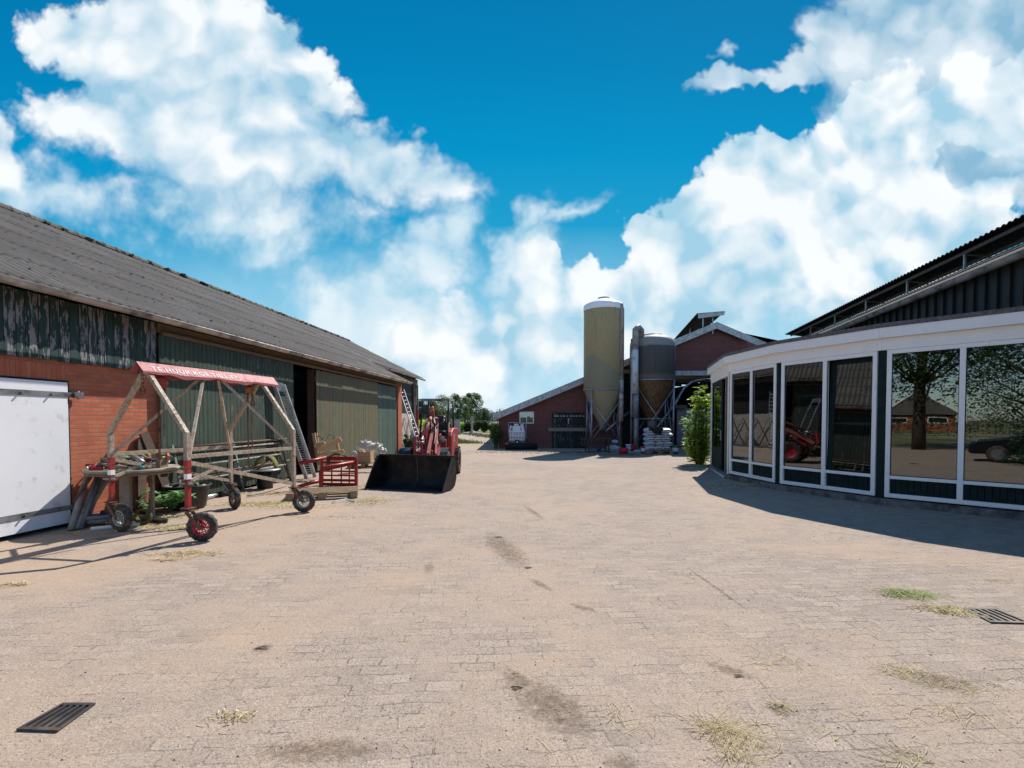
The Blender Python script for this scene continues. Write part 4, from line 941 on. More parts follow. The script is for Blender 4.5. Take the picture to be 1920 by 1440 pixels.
# rear body: sloped side tank and engine cover
q = MB(); xs0, xs1 = -1.86 - LO.x, -1.69 - LO.x; yb = 13.45 - LO.y
q.prism([(xs0, yb, .48), (xs0, yb + 1.6, .52), (xs0, yb + 1.6, 1.36), (xs0, yb + .55, 1.38), (xs0, yb + .12, 1.27), (xs0, yb, 1.16)], (xs1 - xs0, 0, 0)); q.build("side_tank", "loader_red", ld, bevel=.03)
q = MB(); xs0, xs1 = -2.58 - LO.x, -2.42 - LO.x
q.prism([(xs0, yb, .48), (xs0, yb + 1.6, .52), (xs0, yb + 1.6, 1.36), (xs0, yb + .55, 1.38), (xs0, yb + .12, 1.27), (xs0, yb, 1.16)], (xs1 - xs0, 0, 0)); q.build("side_tank", "loader_red", ld, bevel=.03)
ob("engine_cover", "loader_red", lambda q: LB(q, -2.42, -1.86, 14.25, 15.15, .5, 1.30), bevel=.04)
ob("exhaust", "iron_rust", lambda q: q.tube([V3(845, 806, 14.2), V3(845, 795, 14.2)], .035, 10))
# seat and wheel
ob("seat_cushion", "vinyl_seat", lambda q: LB(q, -2.32, -1.92, 13.72, 14.15, 1.18, 1.30), bevel=.04)
q = MB(); pr_ = [(-.17, 0), (-.19, .18), (-.15, .40), (-.09, .46), (.09, .46), (.15, .40), (.19, .18), (.17, 0)]
sc0 = Vector((-2.1, 14.1, 1.28)) - LO
q.prism([sc0 + Vector((a_, .1 * b_, b_)) for a_, b_ in pr_], (0, .10, 0)); q.build("seat_back", "vinyl_seat", ld, bevel=.035)
q = MB(); sw = V3(821.5, 789, 13.45); ring = [sw + Vector((math.cos(t / 16 * 2 * math.pi) * .17, math.sin(t / 16 * 2 * math.pi) * .14, math.sin(t / 16 * 2 * math.pi) * .09)) for t in range(17)]
q.tube(ring, .016, 8, cap=False); q.tube([sw, sw + Vector((-.02, -.15, -.45))], .02, 8); q.beam(ring[0], ring[8], .02, .012); q.build("steering_wheel", "black_plastic", ld)
# boom, cylinders and attachment brackets
top = V3(812, 783, 13.25)
ob("lift_arm", "loader_red_faded", lambda q: q.beam(V3(815, 787, 13.3), V3(803, 853, 11.75), .075, .11))
ob("lift_arm", "loader_red_faded", lambda q: q.beam(V3(820.5, 791, 13.2), V3(817.5, 853, 11.75), .055, .10))
ob("inner_boom", "loader_red", lambda q: (q.beam(V3(809, 790, 13.3), V3(797, 858, 11.8), .06, .10), q.beam(V3(826, 815, 13.1), V3(822, 856, 12.0), .05, .08)))
cy = ob("tilt_cylinder", "loader_red_faded", lambda q: q.tube([V3(808.5, 780, 13.2), V3(806, 788, 12.95), V3(793.5, 816, 12.15)], .052, 14, radii=[.03, .055, .055]))
ob("piston_rod", "galv_bright", lambda q: q.tube([V3(793.5, 816, 12.15), V3(789.5, 830, 11.8)], .020, 10), cy)
ob("boom_head", "loader_red", lambda q: (q.beam(V3(809, 772, 13.25), V3(811, 790, 13.25), .10, .14), q.tube([V3(806, 783, 13.2), V3(822, 786, 13.2)], .035, 10)))
for p0, p1 in (((779.5, 819, 11.75), (777, 853, 11.65)), ((789, 821, 11.75), (791.5, 853, 11.65)), ((784, 824, 11.85), (784.5, 840, 11.8))):
    ob("attachment_bracket", "loader_red", lambda q: q.beam(V3(*p0), V3(*p1), .045, .09), bevel=.008)
ob("pin", "galv", lambda q: q.tube([V3(776, 829, 11.7), V3(794, 829, 11.7)], .022, 8))
q = MB()
for k_ in range(5):
    a_ = V3(802 + k_ * 3, 778 + k_, 13.2); b_ = V3(786 + k_ * 9, 838, 12.0); m_ = (a_ + b_) / 2 + Vector((rnd(-.15, .15), rnd(.05, .2), rnd(-.1, .12)))
    pts = [a_ * (1 - t) ** 2 + m_ * 2 * t * (1 - t) + b_ * t * t for t in [i / 10 for i in range(11)]]; h_ = MB(); h_.tube(pts, .012, 6); h_.build("hydraulic_hose", "black_plastic", ld)
# roll frame
def tb(name, pts, r=.027, mat="black_steel"): return ob(name, mat, lambda q: q.tube([V3(*p) for p in pts], r, 10))
tb("roll_frame_post", [(792.5, 752, 13.3), (790, 785, 13.25), (786.5, 826, 13.1)]); tb("roll_frame_post", [(841.5, 752, 13.3), (840, 780, 13.25), (838, 838, 13.1)])
tb("roll_frame_post", [(803.5, 753, 14.3), (803, 812, 14.3)]); tb("roll_frame_post", [(849.5, 754, 14.3), (850, 806, 14.3)])
ob("roll_frame_roof", "gate_tube", lambda q: (q.beam(V3(790, 750, 13.3), V3(843, 750, 13.3), .06, .075), q.beam(V3(801.5, 751, 14.3), V3(851.5, 751, 14.3), .06, .05), q.beam(V3(792, 749.5, 13.33), V3(803, 751, 14.27), .05, .05), q.beam(V3(841.5, 749.5, 13.33), V3(850, 751, 14.27), .05, .05)))
mi = ob("mirror", "black_plastic", lambda q: q.box(V3(796.5, 767.5, 13.15), (.16, .05, .25)), bevel=.02)
ob("mirror_arm", "galv", lambda q: q.tube([V3(791, 756, 13.25), V3(796, 757, 13.15), V3(796, 760, 13.15)], .012, 8), mi)
bc = V3(810.5, 771, 13.6); be = ob("beacon", "orange_lamp", lambda q: q.lathe([(0, .13), (.035, .125), (.047, .10), (.047, .01), (.05, 0), (0, 0)], bc, 18)); ob("beacon_pole", "black_steel", lambda q: q.tube([bc, V3(806, 800, 13.9)], .014, 8), be)
for px_, py_, wd__ in ((773, 819.5, .075), (829, 823.5, .088)):
    c = V3(px_, py_, 12.62); hl = ob("headlight", "black_plastic", lambda q: q.lathe([(0, .10), (wd__ * .7, .08), (wd__, .02), (wd__ * .98, 0)], c, 20, axis='Y'))
    hl.scale = (1, 1, 1); ob("lens", "lamp_glass", lambda q: q.lathe([(wd__ * .96, 0), (wd__ * .7, -.018), (0, -.024)], c, 20, axis='Y'), hl)
ob("light_bar", "loader_red", lambda q: (q.beam(V3(773, 822, 12.70), V3(829, 826, 12.70), .03, .04), q.beam(V3(773, 822, 12.7), V3(776, 850, 12.7), .03, .03)))
ob("warning_plate", "rim_grey", lambda q: LB(q, -1.70, -1.686, 13.9, 14.2, .95, 1.2))

# ------------------------------------------------------------------ silos
m, n = newmat("silo_yellow"); v = n.obj(); x, y, z = n.xyz(v)
wv_ = n.noise(n.comb(n.math('MULTIPLY', x, 1.0), y, n.math('MULTIPLY', z, 9.0)), 4, 6, .65); wv2 = n.noise(n.comb(n.math('MULTIPLY', x, 1.5), y, n.math('MULTIPLY', z, 45.0)), 4, 3, .6)
upper = n.mix(n.mr(wv_, .3, .7), (.46, .385, .21), (.58, .495, .30)); lower = n.mix(n.mr(wv_, .3, .7), (.27, .27, .185), (.335, .33, .23))
# feed shows through the translucent wall up to a sloping heap
heap = n.math('SUBTRACT', 5.10, n.math('MULTIPLY', n.math('ABSOLUTE', n.math('ADD', x, .72)), n.math('ADD', .72, n.math('MULTIPLY', n.math('LESS_THAN', x, -.72), -.3))))
lev = n.mr(n.math('SUBTRACT', z, n.math('ADD', heap, n.math('MULTIPLY', n.math('SUBTRACT', n.noise(v, 2.5, 3, .5), .5), .10))), -.012, .012)
c = n.mix(lev, lower, upper); c = n.mix(n.math('LESS_THAN', z, 3.24), c, n.mix(n.mr(wv_, .3, .7), (.42, .345, .20), (.50, .42, .27)))
c = n.mix(n.mr(wv2, .45, .8, 0, .35), c, (.14, .11, .05)); st_ = n.mr(n.noise(n.comb(n.math('MULTIPLY', x, 3.0), y, n.math('MULTIPLY', z, .25)), 3, 5, .6), .55, .75)
c = n.mix(n.math('MULTIPLY', st_, n.mr(z, 5.5, 7.4, 0, .75)), c, (.085, .075, .035))
nb = n.bump(wv2, .15, .01); pr_ = n.principled(c, .45, 0, nb, .4); tl = n.add("ShaderNodeBsdfTranslucent", {0: c}).outputs[0]
n.out(n.add("ShaderNodeMixShader", {0: n.math('MULTIPLY_ADD', lev, .30, .10), 1: pr_, 2: tl}).outputs[0])
m, n = newmat("silo_grey"); v = n.obj(); x, y, z = n.xyz(v); sn = n.noise(v, 45, 4, .7); st_ = n.noise(n.comb(n.math('MULTIPLY', x, 6.0), n.math('MULTIPLY', y, 6.0), n.math('MULTIPLY', z, .5)), 1.5, 6, .65)
c = n.mix(n.mr(sn, .35, .65), (.062, .055, .046), (.105, .095, .08)); c = n.mix(n.mr(st_, .5, .75, 0, .6), c, (.03, .026, .022))
band = n.mr(n.math('ADD', z, n.math('MULTIPLY', n.math('SUBTRACT', n.noise(v, 4, 4, .6), .5), .2)), 5.50, 5.60); c = n.mix(band, c, n.mix(n.mr(sn, .35, .65), (.20, .20, .18), (.30, .29, .26)))
b2 = n.mr(z, 4.1, 3.95); c = n.mix(n.math('MULTIPLY', b2, .4), c, (.2, .19, .17))
n.out(n.principled(c, .6, 0, n.bump(sn, .2, .01), .35))
m, n = newmat("silo_cone"); v = n.obj(); x, y, z = n.xyz(v); st_ = n.noise(n.comb(n.math('MULTIPLY', x, 8.0), n.math('MULTIPLY', y, 8.0), n.math('MULTIPLY', z, .6)), 1.5, 6, .7)
c = n.mix(n.mr(st_, .35, .65), (.045, .022, .010), (.26, .145, .06)); n.out(n.principled(c, .5, 0, None, .4))
def legs(parent, r, angs, z1, w_=.055, zx=(0.5, 2.6)):
    P_ = [Vector((math.cos(R(a)) * r, math.sin(R(a)) * r, 0)) for a in angs]
    for p_ in P_: MB().tube([p_ + Vector((0, 0, .01)), p_ + Vector((0, 0, z1))], w_, 10).box(p_ + Vector((0, 0, .012)), (.2, .2, .02)).build("leg", "galv", parent)
    for i in range(len(P_)):
        a_, b_ = P_[i], P_[(i + 1) % len(P_)]
        MB().tube([a_ + Vector((0, 0, zx[0])), b_ + Vector((0, 0, zx[1]))], .028, 8).build("brace", "galv", parent)
        MB().tube([b_ + Vector((0, 0, zx[0])), a_ + Vector((0, 0, zx[1]))], .028, 8).build("brace", "galv", parent)
SYc = 26.3
sil = thing("feed_silo", "tall slim yellow polyester feed silo with a white cap", "silo", ((1130.5 - 960) / F * SYc, SYc, 0))
r = 1.06
MB().lathe([(.29, 1.52), (r * .55, 2.1), (r * .96, 3.18), (r, 3.24), (r, 7.54)], seg=64).build("silo_body", "silo_yellow", sil)
MB().lathe([(r + .02, 7.52), (r + .02, 7.80), (r * .97, 7.86), (r * .55, 8.08), (.32, 8.16), (.30, 8.22), (.28, 8.22), (.27, 8.24), (0, 8.25)], seg=64).build("silo_cap", "white_frame", sil)
MB().lathe([(r + .02, 3.20), (r + .035, 3.20), (r + .035, 3.27), (r + .02, 3.27)], seg=64).build("support_ring", "galv", sil)
MB().lathe([(.30, 8.20), (.31, 8.21), (.31, 8.25), (.20, 8.28), (0, 8.28)], seg=28).build("hatch", "gutter_grey", sil)
MB().lathe([(.30, 1.56), (.28, 1.40), (.17, 1.15), (.15, 1.05), (0, 1.05)], seg=24).build("outlet", "galv", sil)
legs(sil, r * 1.0, (-135, -45, 45, 135), 3.22)
pX = lambda px, d=SYc: (px - 960) / F * d
MB().tube([(.1, -.3, 1.0), (1.0, .2, 1.7), (2.1, .6, 2.45)], .07, 10).build("auger_tube", "galv", sil)
fp = Vector((pX(1164, 25.6) - sil.location.x, -.72, 0))
MB().tube([(.78, -.50, 7.62), (fp.x - .12, -.70, 7.80), (fp.x, fp.y, 7.72), (fp.x, fp.y, 7.5), (fp.x, fp.y, 3.6)], .105, 14).build("fill_pipe", "pvc_grey", sil)
MB().tube([(fp.x, fp.y, 3.75), (fp.x, fp.y, 1.55)], .128, 14).build("fill_pipe", "gutter_zinc", sil)
MB().tube([(fp.x + .02, fp.y + .3, 7.75), (fp.x + .14, fp.y + .2, 7.55), (fp.x + .14, fp.y + .2, 1.6)], .05, 10).build("vent_pipe", "pvc_dark", sil)
for z_ in (7.2, 5.6, 3.3, 1.8): MB().lathe([(.11, 0), (.125, 0), (.125, .05), (.11, .05)], (fp.x, fp.y, z_), 14).beam((fp.x - .2, fp.y + .15, z_ + .02), (fp.x, fp.y, z_ + .02), .03).build("pipe_clamp", "galv", sil)
sl2 = thing("feed_silo", "short wide dark grey feed silo with a brown hopper", "silo", ((1222 - 960) / F * SYc, SYc, 0))
r = 1.20
MB().lathe([(r, 3.78), (r * .98, 3.70), (r, 3.80), (r, 5.70), (r * .97, 5.86), (r * .86, 6.02), (r * .55, 6.16), (.35, 6.22), (0, 6.24)], seg=64).build("silo_body", "silo_grey", sl2)
MB().lathe([(.28, 1.55), (r * .5, 2.3), (r * .95, 3.66), (r * .97, 3.74)], seg=64).build("silo_hopper", "silo_cone", sl2)
MB().lathe([(r + .005, 3.70), (r + .03, 3.70), (r + .03, 3.76), (r + .005, 3.76)], seg=64).build("support_ring", "galv", sl2)
MB().lathe([(.52, 6.17), (.53, 6.24), (.48, 6.26), (0, 6.28)], (.0, 0, 0), 28).build("hatch", "gutter_grey", sl2)
legs(sl2, r * .99, (-143, -37, 37, 143), 3.72, zx=(.45, 3.3))
MB().tube([(-.95, -.72, 1.68), (.98, -.72, 1.68)], .03, 8).build("cross_bar", "galv", sl2)
f2 = Vector((pX(1190, 25.4) - sl2.location.x, -.92, 0))
MB().tube([(f2.x + .42, -.55, 6.05), (f2.x + .38, -.62, 6.38), (f2.x + .16, -.85, 6.52), (f2.x, f2.y, 6.35), (f2.x, f2.y, 6.1), (f2.x, f2.y, 3.2)], .165, 14).build("fill_pipe", "pvc_grey", sl2)
MB().tube([(f2.x - .01, f2.y - .02, 5.3), (f2.x - .01, f2.y - .02, 3.0)], .170, 14).build("fill_pipe", "pipe_white", sl2)
MB().tube([(f2.x + .03, f2.y, 3.05), (f2.x + .03, f2.y, 1.75)], .17, 14).build("fill_pipe", "gutter_grey", sl2)
MB().tube([(f2.x + .05, f2.y, 1.8), (f2.x + .05, f2.y, .02)], .10, 12).build("fill_pipe", "pvc_grey", sl2)
MB().tube([(f2.x - .16, f2.y + .1, 5.9), (f2.x - .16, f2.y + .1, .02)], .06, 10).build("vent_pipe", "galv", sl2)
MB().lathe([(.30, 1.58), (.26, 1.35), (.2, 1.0), (0, 1.0)], seg=22).build("outlet", "galv", sl2)
MB().tube([(.2, -.2, 1.15), (1.5, .6, 2.6), (1.75, .8, 2.9)], .08, 10).build("auger_tube", "galv", sl2)
# ------------------------------------------------------------------ foliage helpers
def leaves(q, blobs, count, size, flat=.5, aspect=.55, gap=0.0):
    tot = sum((b[1] if not hasattr(b[1], "__len__") else 1) ** 2 for b in blobs)
    for (c, r_) in blobs:
        sx_, sy_, sz_ = (r_, r_, r_) if not hasattr(r_, '__len__') else r_
        k = int(count * (r_ ** 2) / tot) if not hasattr(r_, '__len__') else count
        for _ in range(k):
            d = Vector((random.gauss(0, 1), random.gauss(0, 1), random.gauss(0, 1)))
            d.normalize(); rr = random.random() ** .45
            if random.random() < gap and rr < .9: rr = .9 + .15 * random.random()
            p = Vector(c) + Vector((d.x * sx_, d.y * sy_, d.z * sz_ * .85)) * rr
            leafq(q, p, size * rnd(.6, 1.35), aspect)
def leafq(q, p, s, aspect=.55, up=.3):
    a = Vector((random.gauss(0, 1), random.gauss(0, 1), random.gauss(0, 1) * .6)).normalized(); b = a.cross(Vector((random.gauss(0, 1), random.gauss(0, 1), random.gauss(0, 1)))).normalized()
    k = len(q.v); q.v += [p - a * s * .5, p + b * s * aspect * .5, p + a * s * .5, p - b * s * aspect * .5]; q.f.append([k, k + 1, k + 2, k + 3]); q.sm.append(False)
def tree(name, label, cat, base, H, crown_r, n_leaf, leafs, lmat, trunk_frac=.4, tr=.18, group=None, blobs=14, seed=0, gap=.2, spread=1.0):
    random.seed(seed); t = thing(name, label, cat, base, 0, group)
    q = MB(); tp = [Vector((0, 0, 0))]; x_ = y_ = 0
    for k in range(1, 7): x_ += rnd(-.03, .03) * H * .3; y_ += rnd(-.03, .03) * H * .3; tp.append(Vector((x_, y_, H * .88 * k / 6)))
    q.tube(tp, tr, 9, radii=[tr * (1.25 - .17 * k) for k in range(7)])
    bl = []
    for k in range(blobs):
        h_ = trunk_frac + (1 - trunk_frac) * (k + .5) / blobs; a_ = k * 2.4 + rnd(-.4, .4)
        prof_ = math.sin(math.pi * min(1, max(.08, (h_ - trunk_frac) / (1 - trunk_frac) * .85 + .12))) ** .6
        rr = crown_r * prof_ * rnd(.45, .95) * spread; c = Vector((math.cos(a_) * rr, math.sin(a_) * rr, H * h_ * rnd(.96, 1.0)))
        i0 = min(5, max(1, int(h_ * .75 / .88 * 6))); q.tube([tp[i0], (tp[i0] + c) / 2 + Vector((0, 0, -.05 * H * .3)), c], tr * .3, 6, radii=[tr * .38, tr * .22, tr * .08]); bl.append((c, crown_r * rnd(.36, .60)))
    bl.append((Vector((x_, y_, H * .93)), crown_r * .5))
    q.build("trunk", "bark", t)
    q = MB(); leaves(q, bl, n_leaf, leafs, gap=gap); q.build("crown", lmat, t, recalc=False); return t
def shrub(name, label, base, H, r_, n_leaf, leafs, lmat, seed, cat="shrub", group=None, stems=6, blobs=None):
    random.seed(seed); t = thing(name, label, cat, base, 0, group)
    q = MB(); bl = []
    for k in range(stems):
        a_ = k * 2.4; tip = Vector((math.cos(a_) * r_ * rnd(.2, .8), math.sin(a_) * r_ * rnd(.2, .8), H * rnd(.6, .98)))
        q.tube([Vector((math.cos(a_) * .08, math.sin(a_) * .08, 0)), tip * .5 + Vector((0, 0, .05)), tip], .02, 5, radii=[.022, .014, .006])
        for f_ in (.35, .65, .92): bl.append((tip * f_ + Vector((rnd(-.15, .15) * r_, rnd(-.15, .15) * r_, 0)), r_ * rnd(.32, .55)))
    q.build("stems", "bark", t); q = MB(); leaves(q, blobs or bl, n_leaf, leafs, gap=.15); q.build("foliage", lmat, t, recalc=False); return t

# trees along the far field
for i, (px, top, Y, cr, lab, mat_) in enumerate([(893, 738.5, 120, 1.45, "tallest round topped tree at the right end of the far row", "leaf_tree"), (881, 739, 130, 1.1, "slim bare stemmed tree left of the tallest far tree", "leaf_tree"),
        (872, 745, 125, 1.3, "dense pointed tree third from the right in the far row", "leaf_tree"), (857, 741.5, 118, 1.4, "spreading tree just right of the loader's roll frame", "leaf_tree"), (832, 746, 115, 2.3, "broad loose tree seen through the roll frame", "leaf_tree"),
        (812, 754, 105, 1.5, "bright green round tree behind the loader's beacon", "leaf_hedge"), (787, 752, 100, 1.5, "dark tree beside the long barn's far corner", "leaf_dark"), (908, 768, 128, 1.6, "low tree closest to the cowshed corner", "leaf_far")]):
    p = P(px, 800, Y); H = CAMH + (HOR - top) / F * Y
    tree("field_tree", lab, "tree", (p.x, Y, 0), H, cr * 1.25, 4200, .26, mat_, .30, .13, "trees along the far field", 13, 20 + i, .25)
random.seed(3)
q = MB()
for k in range(75):
    px = 740 + k * 3.0 + rnd(-2, 2); Y = rnd(190, 230); h = (HOR - rnd(764, 775)) / F * Y + 1.6
    p = P(px, 790, Y); leaves(q, [(Vector((p.x, Y, h * .5)), (rnd(2, 4), 2, h * .55))], 210, .6, aspect=.7)
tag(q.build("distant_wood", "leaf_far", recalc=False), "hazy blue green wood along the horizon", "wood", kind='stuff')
# bushes in front of the field
for i, (px, top, bot, rw, lab, mt) in enumerate([(862, 793, 812, 16, "green bush beside the concrete slab", "leaf_elder"), (876, 791, 812, 15, "dark mounded bush in the middle of the hedge", "leaf_dark"), (893, 788, 811, 14, "pale bush with reddish shoots", "leaf_hedge"), (908, 789, 811, 14, "tall grassy bush near the shed", "leaf_hedge"), (924, 792, 811, 12, "green bush right against the shed edge", "leaf_tree"), (805, 785, 830, 30, "light green bush behind the loader cab", "leaf_elder"), (768, 812, 852, 18, "weedy yellow green bush behind the front wheel", "leaf_hedge")]):
    b = G(px, bot); H = CAMH - (top - HOR) / F * b.y; shrub("bush", lab, b, H, rw / F * b.y * .75, 2600, .05 + .0022 * b.y, mt, 50 + i, group="bushes at the field edge")
shrub("corner_shrub", "leafy green shrub at the left corner of the brick cowshed", (-.92, 27.1, 0), 1.30, .42, 2400, .085, "leaf_tree", 70)
# concrete bits at the field edge
p = G(853.5, 815); tag(MB().span(-.55, .55, -.1, .1, 0, 1.62).span(-.6, .6, -.13, .13, 1.622, 1.70).build("concrete_slab", "concrete", None, loc=p, bevel=.01), "upright grey concrete slab standing behind the loader", "slab")
p = G(885, 813.5); pst = thing("concrete_post", "thin pale concrete post between the field bushes", "post", p); MB().span(-.11, .11, -.09, .09, 0, 1.9).build("shaft", "concrete", pst, bevel=.02); MB().span(-.17, .17, -.15, .15, 1.905, 1.98).build("cap", "concrete", pst)
fn = thing("wire_fence", "low fence with a grey rail along the field edge", "fence", G(890, 809)); MB().tube([(-3.5, 0, 1.35), (6, 0, 1.3)], .04, 8).build("rail", "galv", fn)
for k in range(5): MB().span(-3.4 + k * 2.2, -3.3 + k * 2.2, -.05, .05, 0, 1.4).build("fence_post", "wood_grey", fn)
for i, (px, py, s_) in enumerate([(879, 813.5, .5), (890, 813, .55), (900, 813.5, .35)]):
    random.seed(i); p = G(px, py); tag(MB().lathe([(0, .5 * s_), (.5 * s_, .42 * s_), (.95 * s_, .2 * s_), (1.05 * s_, 0)], (0, 0, 0), 9, smooth=False).build("rubble_heap", "concrete", None, loc=p), ["long low heap of pale rubble left of the post", "middle pale rubble heap at the post foot", "smallest pale rubble heap by the shed"][i], "rubble", "rubble heaps")
# grass tufts in the lane
random.seed(5); q = MB()
for _ in range(5200):
    px = rnd(855, 945); py = rnd(812.5, 832); p = G(px, py)
    if math.sin(p.x * 1.1 + p.y * .35) + random.gauss(0, .45) < .55: continue
    for _b in range(3):
        a_ = rnd(0, 6.28); h = rnd(.05, .16); o_ = Vector((rnd(-.1, .1), rnd(-.1, .1), 0)); k = len(q.v); q.v += [p + o_, p + o_ + Vector((math.cos(a_) * .05, math.sin(a_) * .05, 0)), p + o_ + Vector((math.cos(a_) * .08, 0, h))]; q.f.append([k, k + 1, k + 2]); q.sm.append(False)
tag(q.build("lane_grass", "grass_field", recalc=False), "short grass along the sandy lane", "grass", kind='stuff')

# ------------------------------------------------------------------ elder bush at the pavilion corner
random.seed(11); el_ = thing("elder_bush", "bright green elder bush leaning on the pavilion corner", "bush", (6.80, 17.35, 0))
q = MB(); lf = MB()
def compound(q, p, d, L):
    d = d.normalized(); s_ = d.cross(Vector((0, 0, 1))).normalized()
    for k in range(4):
        for sg in (-1, 1):
            b = p + d * L * (k + .6) / 4.4; l_ = (d * .45 + s_ * sg + Vector((0, 0, rnd(-.5, .1)))).normalized() * L * .42; wv = l_.cross(Vector((rnd(-.3, .3), rnd(-.3, .3), 1))).normalized() * L * .10
            i = len(q.v); q.v += [b, b + l_ * .45 + wv, b + l_, b + l_ * .45 - wv]; q.f.append([i, i + 1, i + 2, i + 3]); q.sm.append(False)
for k in range(30):
    a_ = k * 2.4; H = [2.95, 2.5, 2.2, 2.0, 1.75, 1.3, 1.0][k % 7] * rnd(.9, 1.02); rr = rnd(.05, .26) if k % 7 < 4 else rnd(.2, .48)
    tip = Vector((math.cos(a_) * rr * .95 - (.22 if k % 7 > 3 else 0), math.sin(a_) * rr * .8, H)); b0 = Vector((math.cos(a_) * .12, math.sin(a_) * .12, 0)); pts = [b0.lerp(tip, t) + Vector((math.cos(a_) * .10 * math.sin(t * 3), 0, 0)) for t in [i / 7 for i in range(8)]]
    q.tube(pts, .012, 5, radii=[.018 - .0018 * i for i in range(8)])
    for i in range(34):
        t = rnd(.06, 1.0); p = b0.lerp(tip, t) + Vector((math.cos(a_) * .10 * math.sin(t * 3), 0, 0)); d = Vector((random.gauss(0, 1), random.gauss(0, 1), rnd(-.2, .7)))
        compound(lf, p, d, rnd(.20, .34))
q.build("stems", "bark", el_); lf.build("foliage", "leaf_elder", el_, recalc=False)

# ------------------------------------------------------------------ jagged thistle plants
def thistle(label, loc, s_, seed, n_=9):
    random.seed(seed); t = thing("thistle_plant", label, "plant", loc, 0, "thistles by the junk table"); q = MB()
    for k in range(n_):
        a_ = k * 2.4 + rnd(-.3, .3); L = s_ * rnd(.6, 1.0); rise = rnd(.9, 2.6); d = Vector((math.cos(a_), math.sin(a_), 0)); sd_ = Vector((-d.y, d.x, 0)); N = 9; mids = []
        for i in range(N + 1):
            u = i / N; mids.append(Vector((0, 0, .05)) + d * L * u * (1 - .15 * u) + Vector((0, 0, L * rise * (u - .75 * u * u))))
        for i in range(N):
            w_ = L * .34 * math.sin(math.pi * min(1, (i + .8) / N * .9)) * rnd(.8, 1.1)
            for sg in (-1, 1):
                tip = (mids[i] + mids[i + 1]) / 2 + sd_ * sg * w_ + d * L * .10 + Vector((0, 0, rnd(-.03, .03) * s_ * 3)); j = len(q.v)
                q.v += [mids[i], mids[i + 1], tip, mids[i] * .45 + tip * .55 + d * -.02]; q.f.append([j, j + 1, j + 2, j + 3]); q.sm.append(False)
    q.build("foliage", "leaf_thistle", t, recalc=False); MB().tube([(0, 0, 0), (0, 0, .2 * s_)], .012, 5).build("stem", "leaf_thistle", t)
thistle("big jagged green thistle in front of the black tub", G(318, 962) + Vector((0, .05, .02)), .52, 4, 15)
thistle("pale green thistle growing behind the junk table", (-6.14, 7.95, .78), .40, 6, 14)
thistle("small yellowing thistle under the junk table edge", G(282, 968), .26, 9, 7)

# ------------------------------------------------------------------ junk table: an old cable drum
TB = Vector((-5.93, 7.50, 0)); rt = thing("cable_drum_table", "old wooden cable drum used as a table for junk beside the white door", "table", TB)
MB().lathe([(0, .86), (.60, .86), (.61, .84), (.60, .815), (0, .815)], seg=40).build("tabletop", "wood_grey", rt)
MB().lathe([(0, .81), (.58, .81), (.585, .79), (.57, .775), (0, .775)], seg=40).build("lower_board", "wood_rot", rt)
for a_ in (.9, 2.6, 4.9): MB().box((math.cos(a_) * .24, math.sin(a_) * .24, .39), (.13, .03, .77), (0, 0, a_ + 1.57)).build("leg", "wood_grey", rt)
random.seed(21); TZ = .862
def junk(name, label, cat, mat, fn, loc=None, **k):
    q = MB(); fn(q); o = q.build(name, mat, None, loc=loc, **k); tag(o, label, cat); return o
def tj(x, y, z=0): return TB + Vector((x, y, TZ + z))
junk("plastic_tube", "pale grey tube lying on the left side of the junk table", "tube", "pipe_white", lambda q: q.tube([tj(-.50, -.12, .035), tj(-.22, -.08, .07)], .035, 12))
junk("bent_pipe", "dark curved pipe on top of the junk table", "pipe", "wood_rot", lambda q: q.tube([tj(-.15, -.05, .10), tj(0, 0, .17), tj(.12, .03, .18), tj(.22, .0, .12)], .028, 10))
junk("steel_ring", "bright oval steel ring at the left edge of the junk table", "ring", "galv_bright", lambda q: q.tube([tj(-.38 + math.cos(t) * .09, -.28 + math.sin(t) * .04, .03 + math.sin(t) * .03) for t in [i * math.pi / 8 for i in range(17)]], .012, 6, cap=False))
junk("red_bracket", "small red painted bracket on the junk table", "bracket", "bucket_red", lambda q: (q.box(tj(-.24, -.40, .025), (.16, .04, .05), (0, 0, .3)), q.box(tj(-.30, -.38, .05), (.03, .03, .09))))
junk("split_log", "weathered piece of split wood on the junk table", "wood", "wood_grey", lambda q: q.tube([tj(-.02, -.42, .03), tj(.10, -.40, .05), tj(.24, -.41, .04)], .03, 7, radii=[.02, .035, .022]))
junk("metal_cylinder", "grey metal cylinder on the right half of the junk table", "cylinder", "galv", lambda q: q.tube([tj(.12, -.12, .16), tj(.32, -.20, .07)], .045, 14))
junk("green_bottle", "dark teal bottle lying on the junk table", "bottle", "mint_plastic", lambda q: q.tube([tj(.24, -.26, .04), tj(.38, -.32, .035), tj(.42, -.335, .035)], .03, 10, radii=[.032, .03, .012]))
for i in range(5): junk("terracotta_shard", ["leftmost broken terracotta piece on the table", "terracotta piece leaning in the middle of the table", "terracotta piece on top of the shard heap", "large terracotta piece at the back of the table", "rightmost broken terracotta piece on the table"][i], "shard", "terracotta", lambda q: q.box(tj(.18 + i * .075, .08 - (i % 2) * .08, .10 + (i % 3) * .05), (.10, .03, .12), (rnd(-.6, .6), rnd(-.6, .6), rnd(0, 3))))
junk("wooden_box", "small weathered wooden box at the right of the junk table", "box", "wood_rot", lambda q: (q.span(.38, .54, .0, .015, 0, .13), q.span(.38, .54, .16, .175, 0, .13), q.span(.38, .395, .015, .16, 0, .13), q.span(.525, .54, .015, .16, 0, .13), q.span(.395, .525, .015, .16, 0, .02)), loc=TB + Vector((-.06, -.08, TZ)))
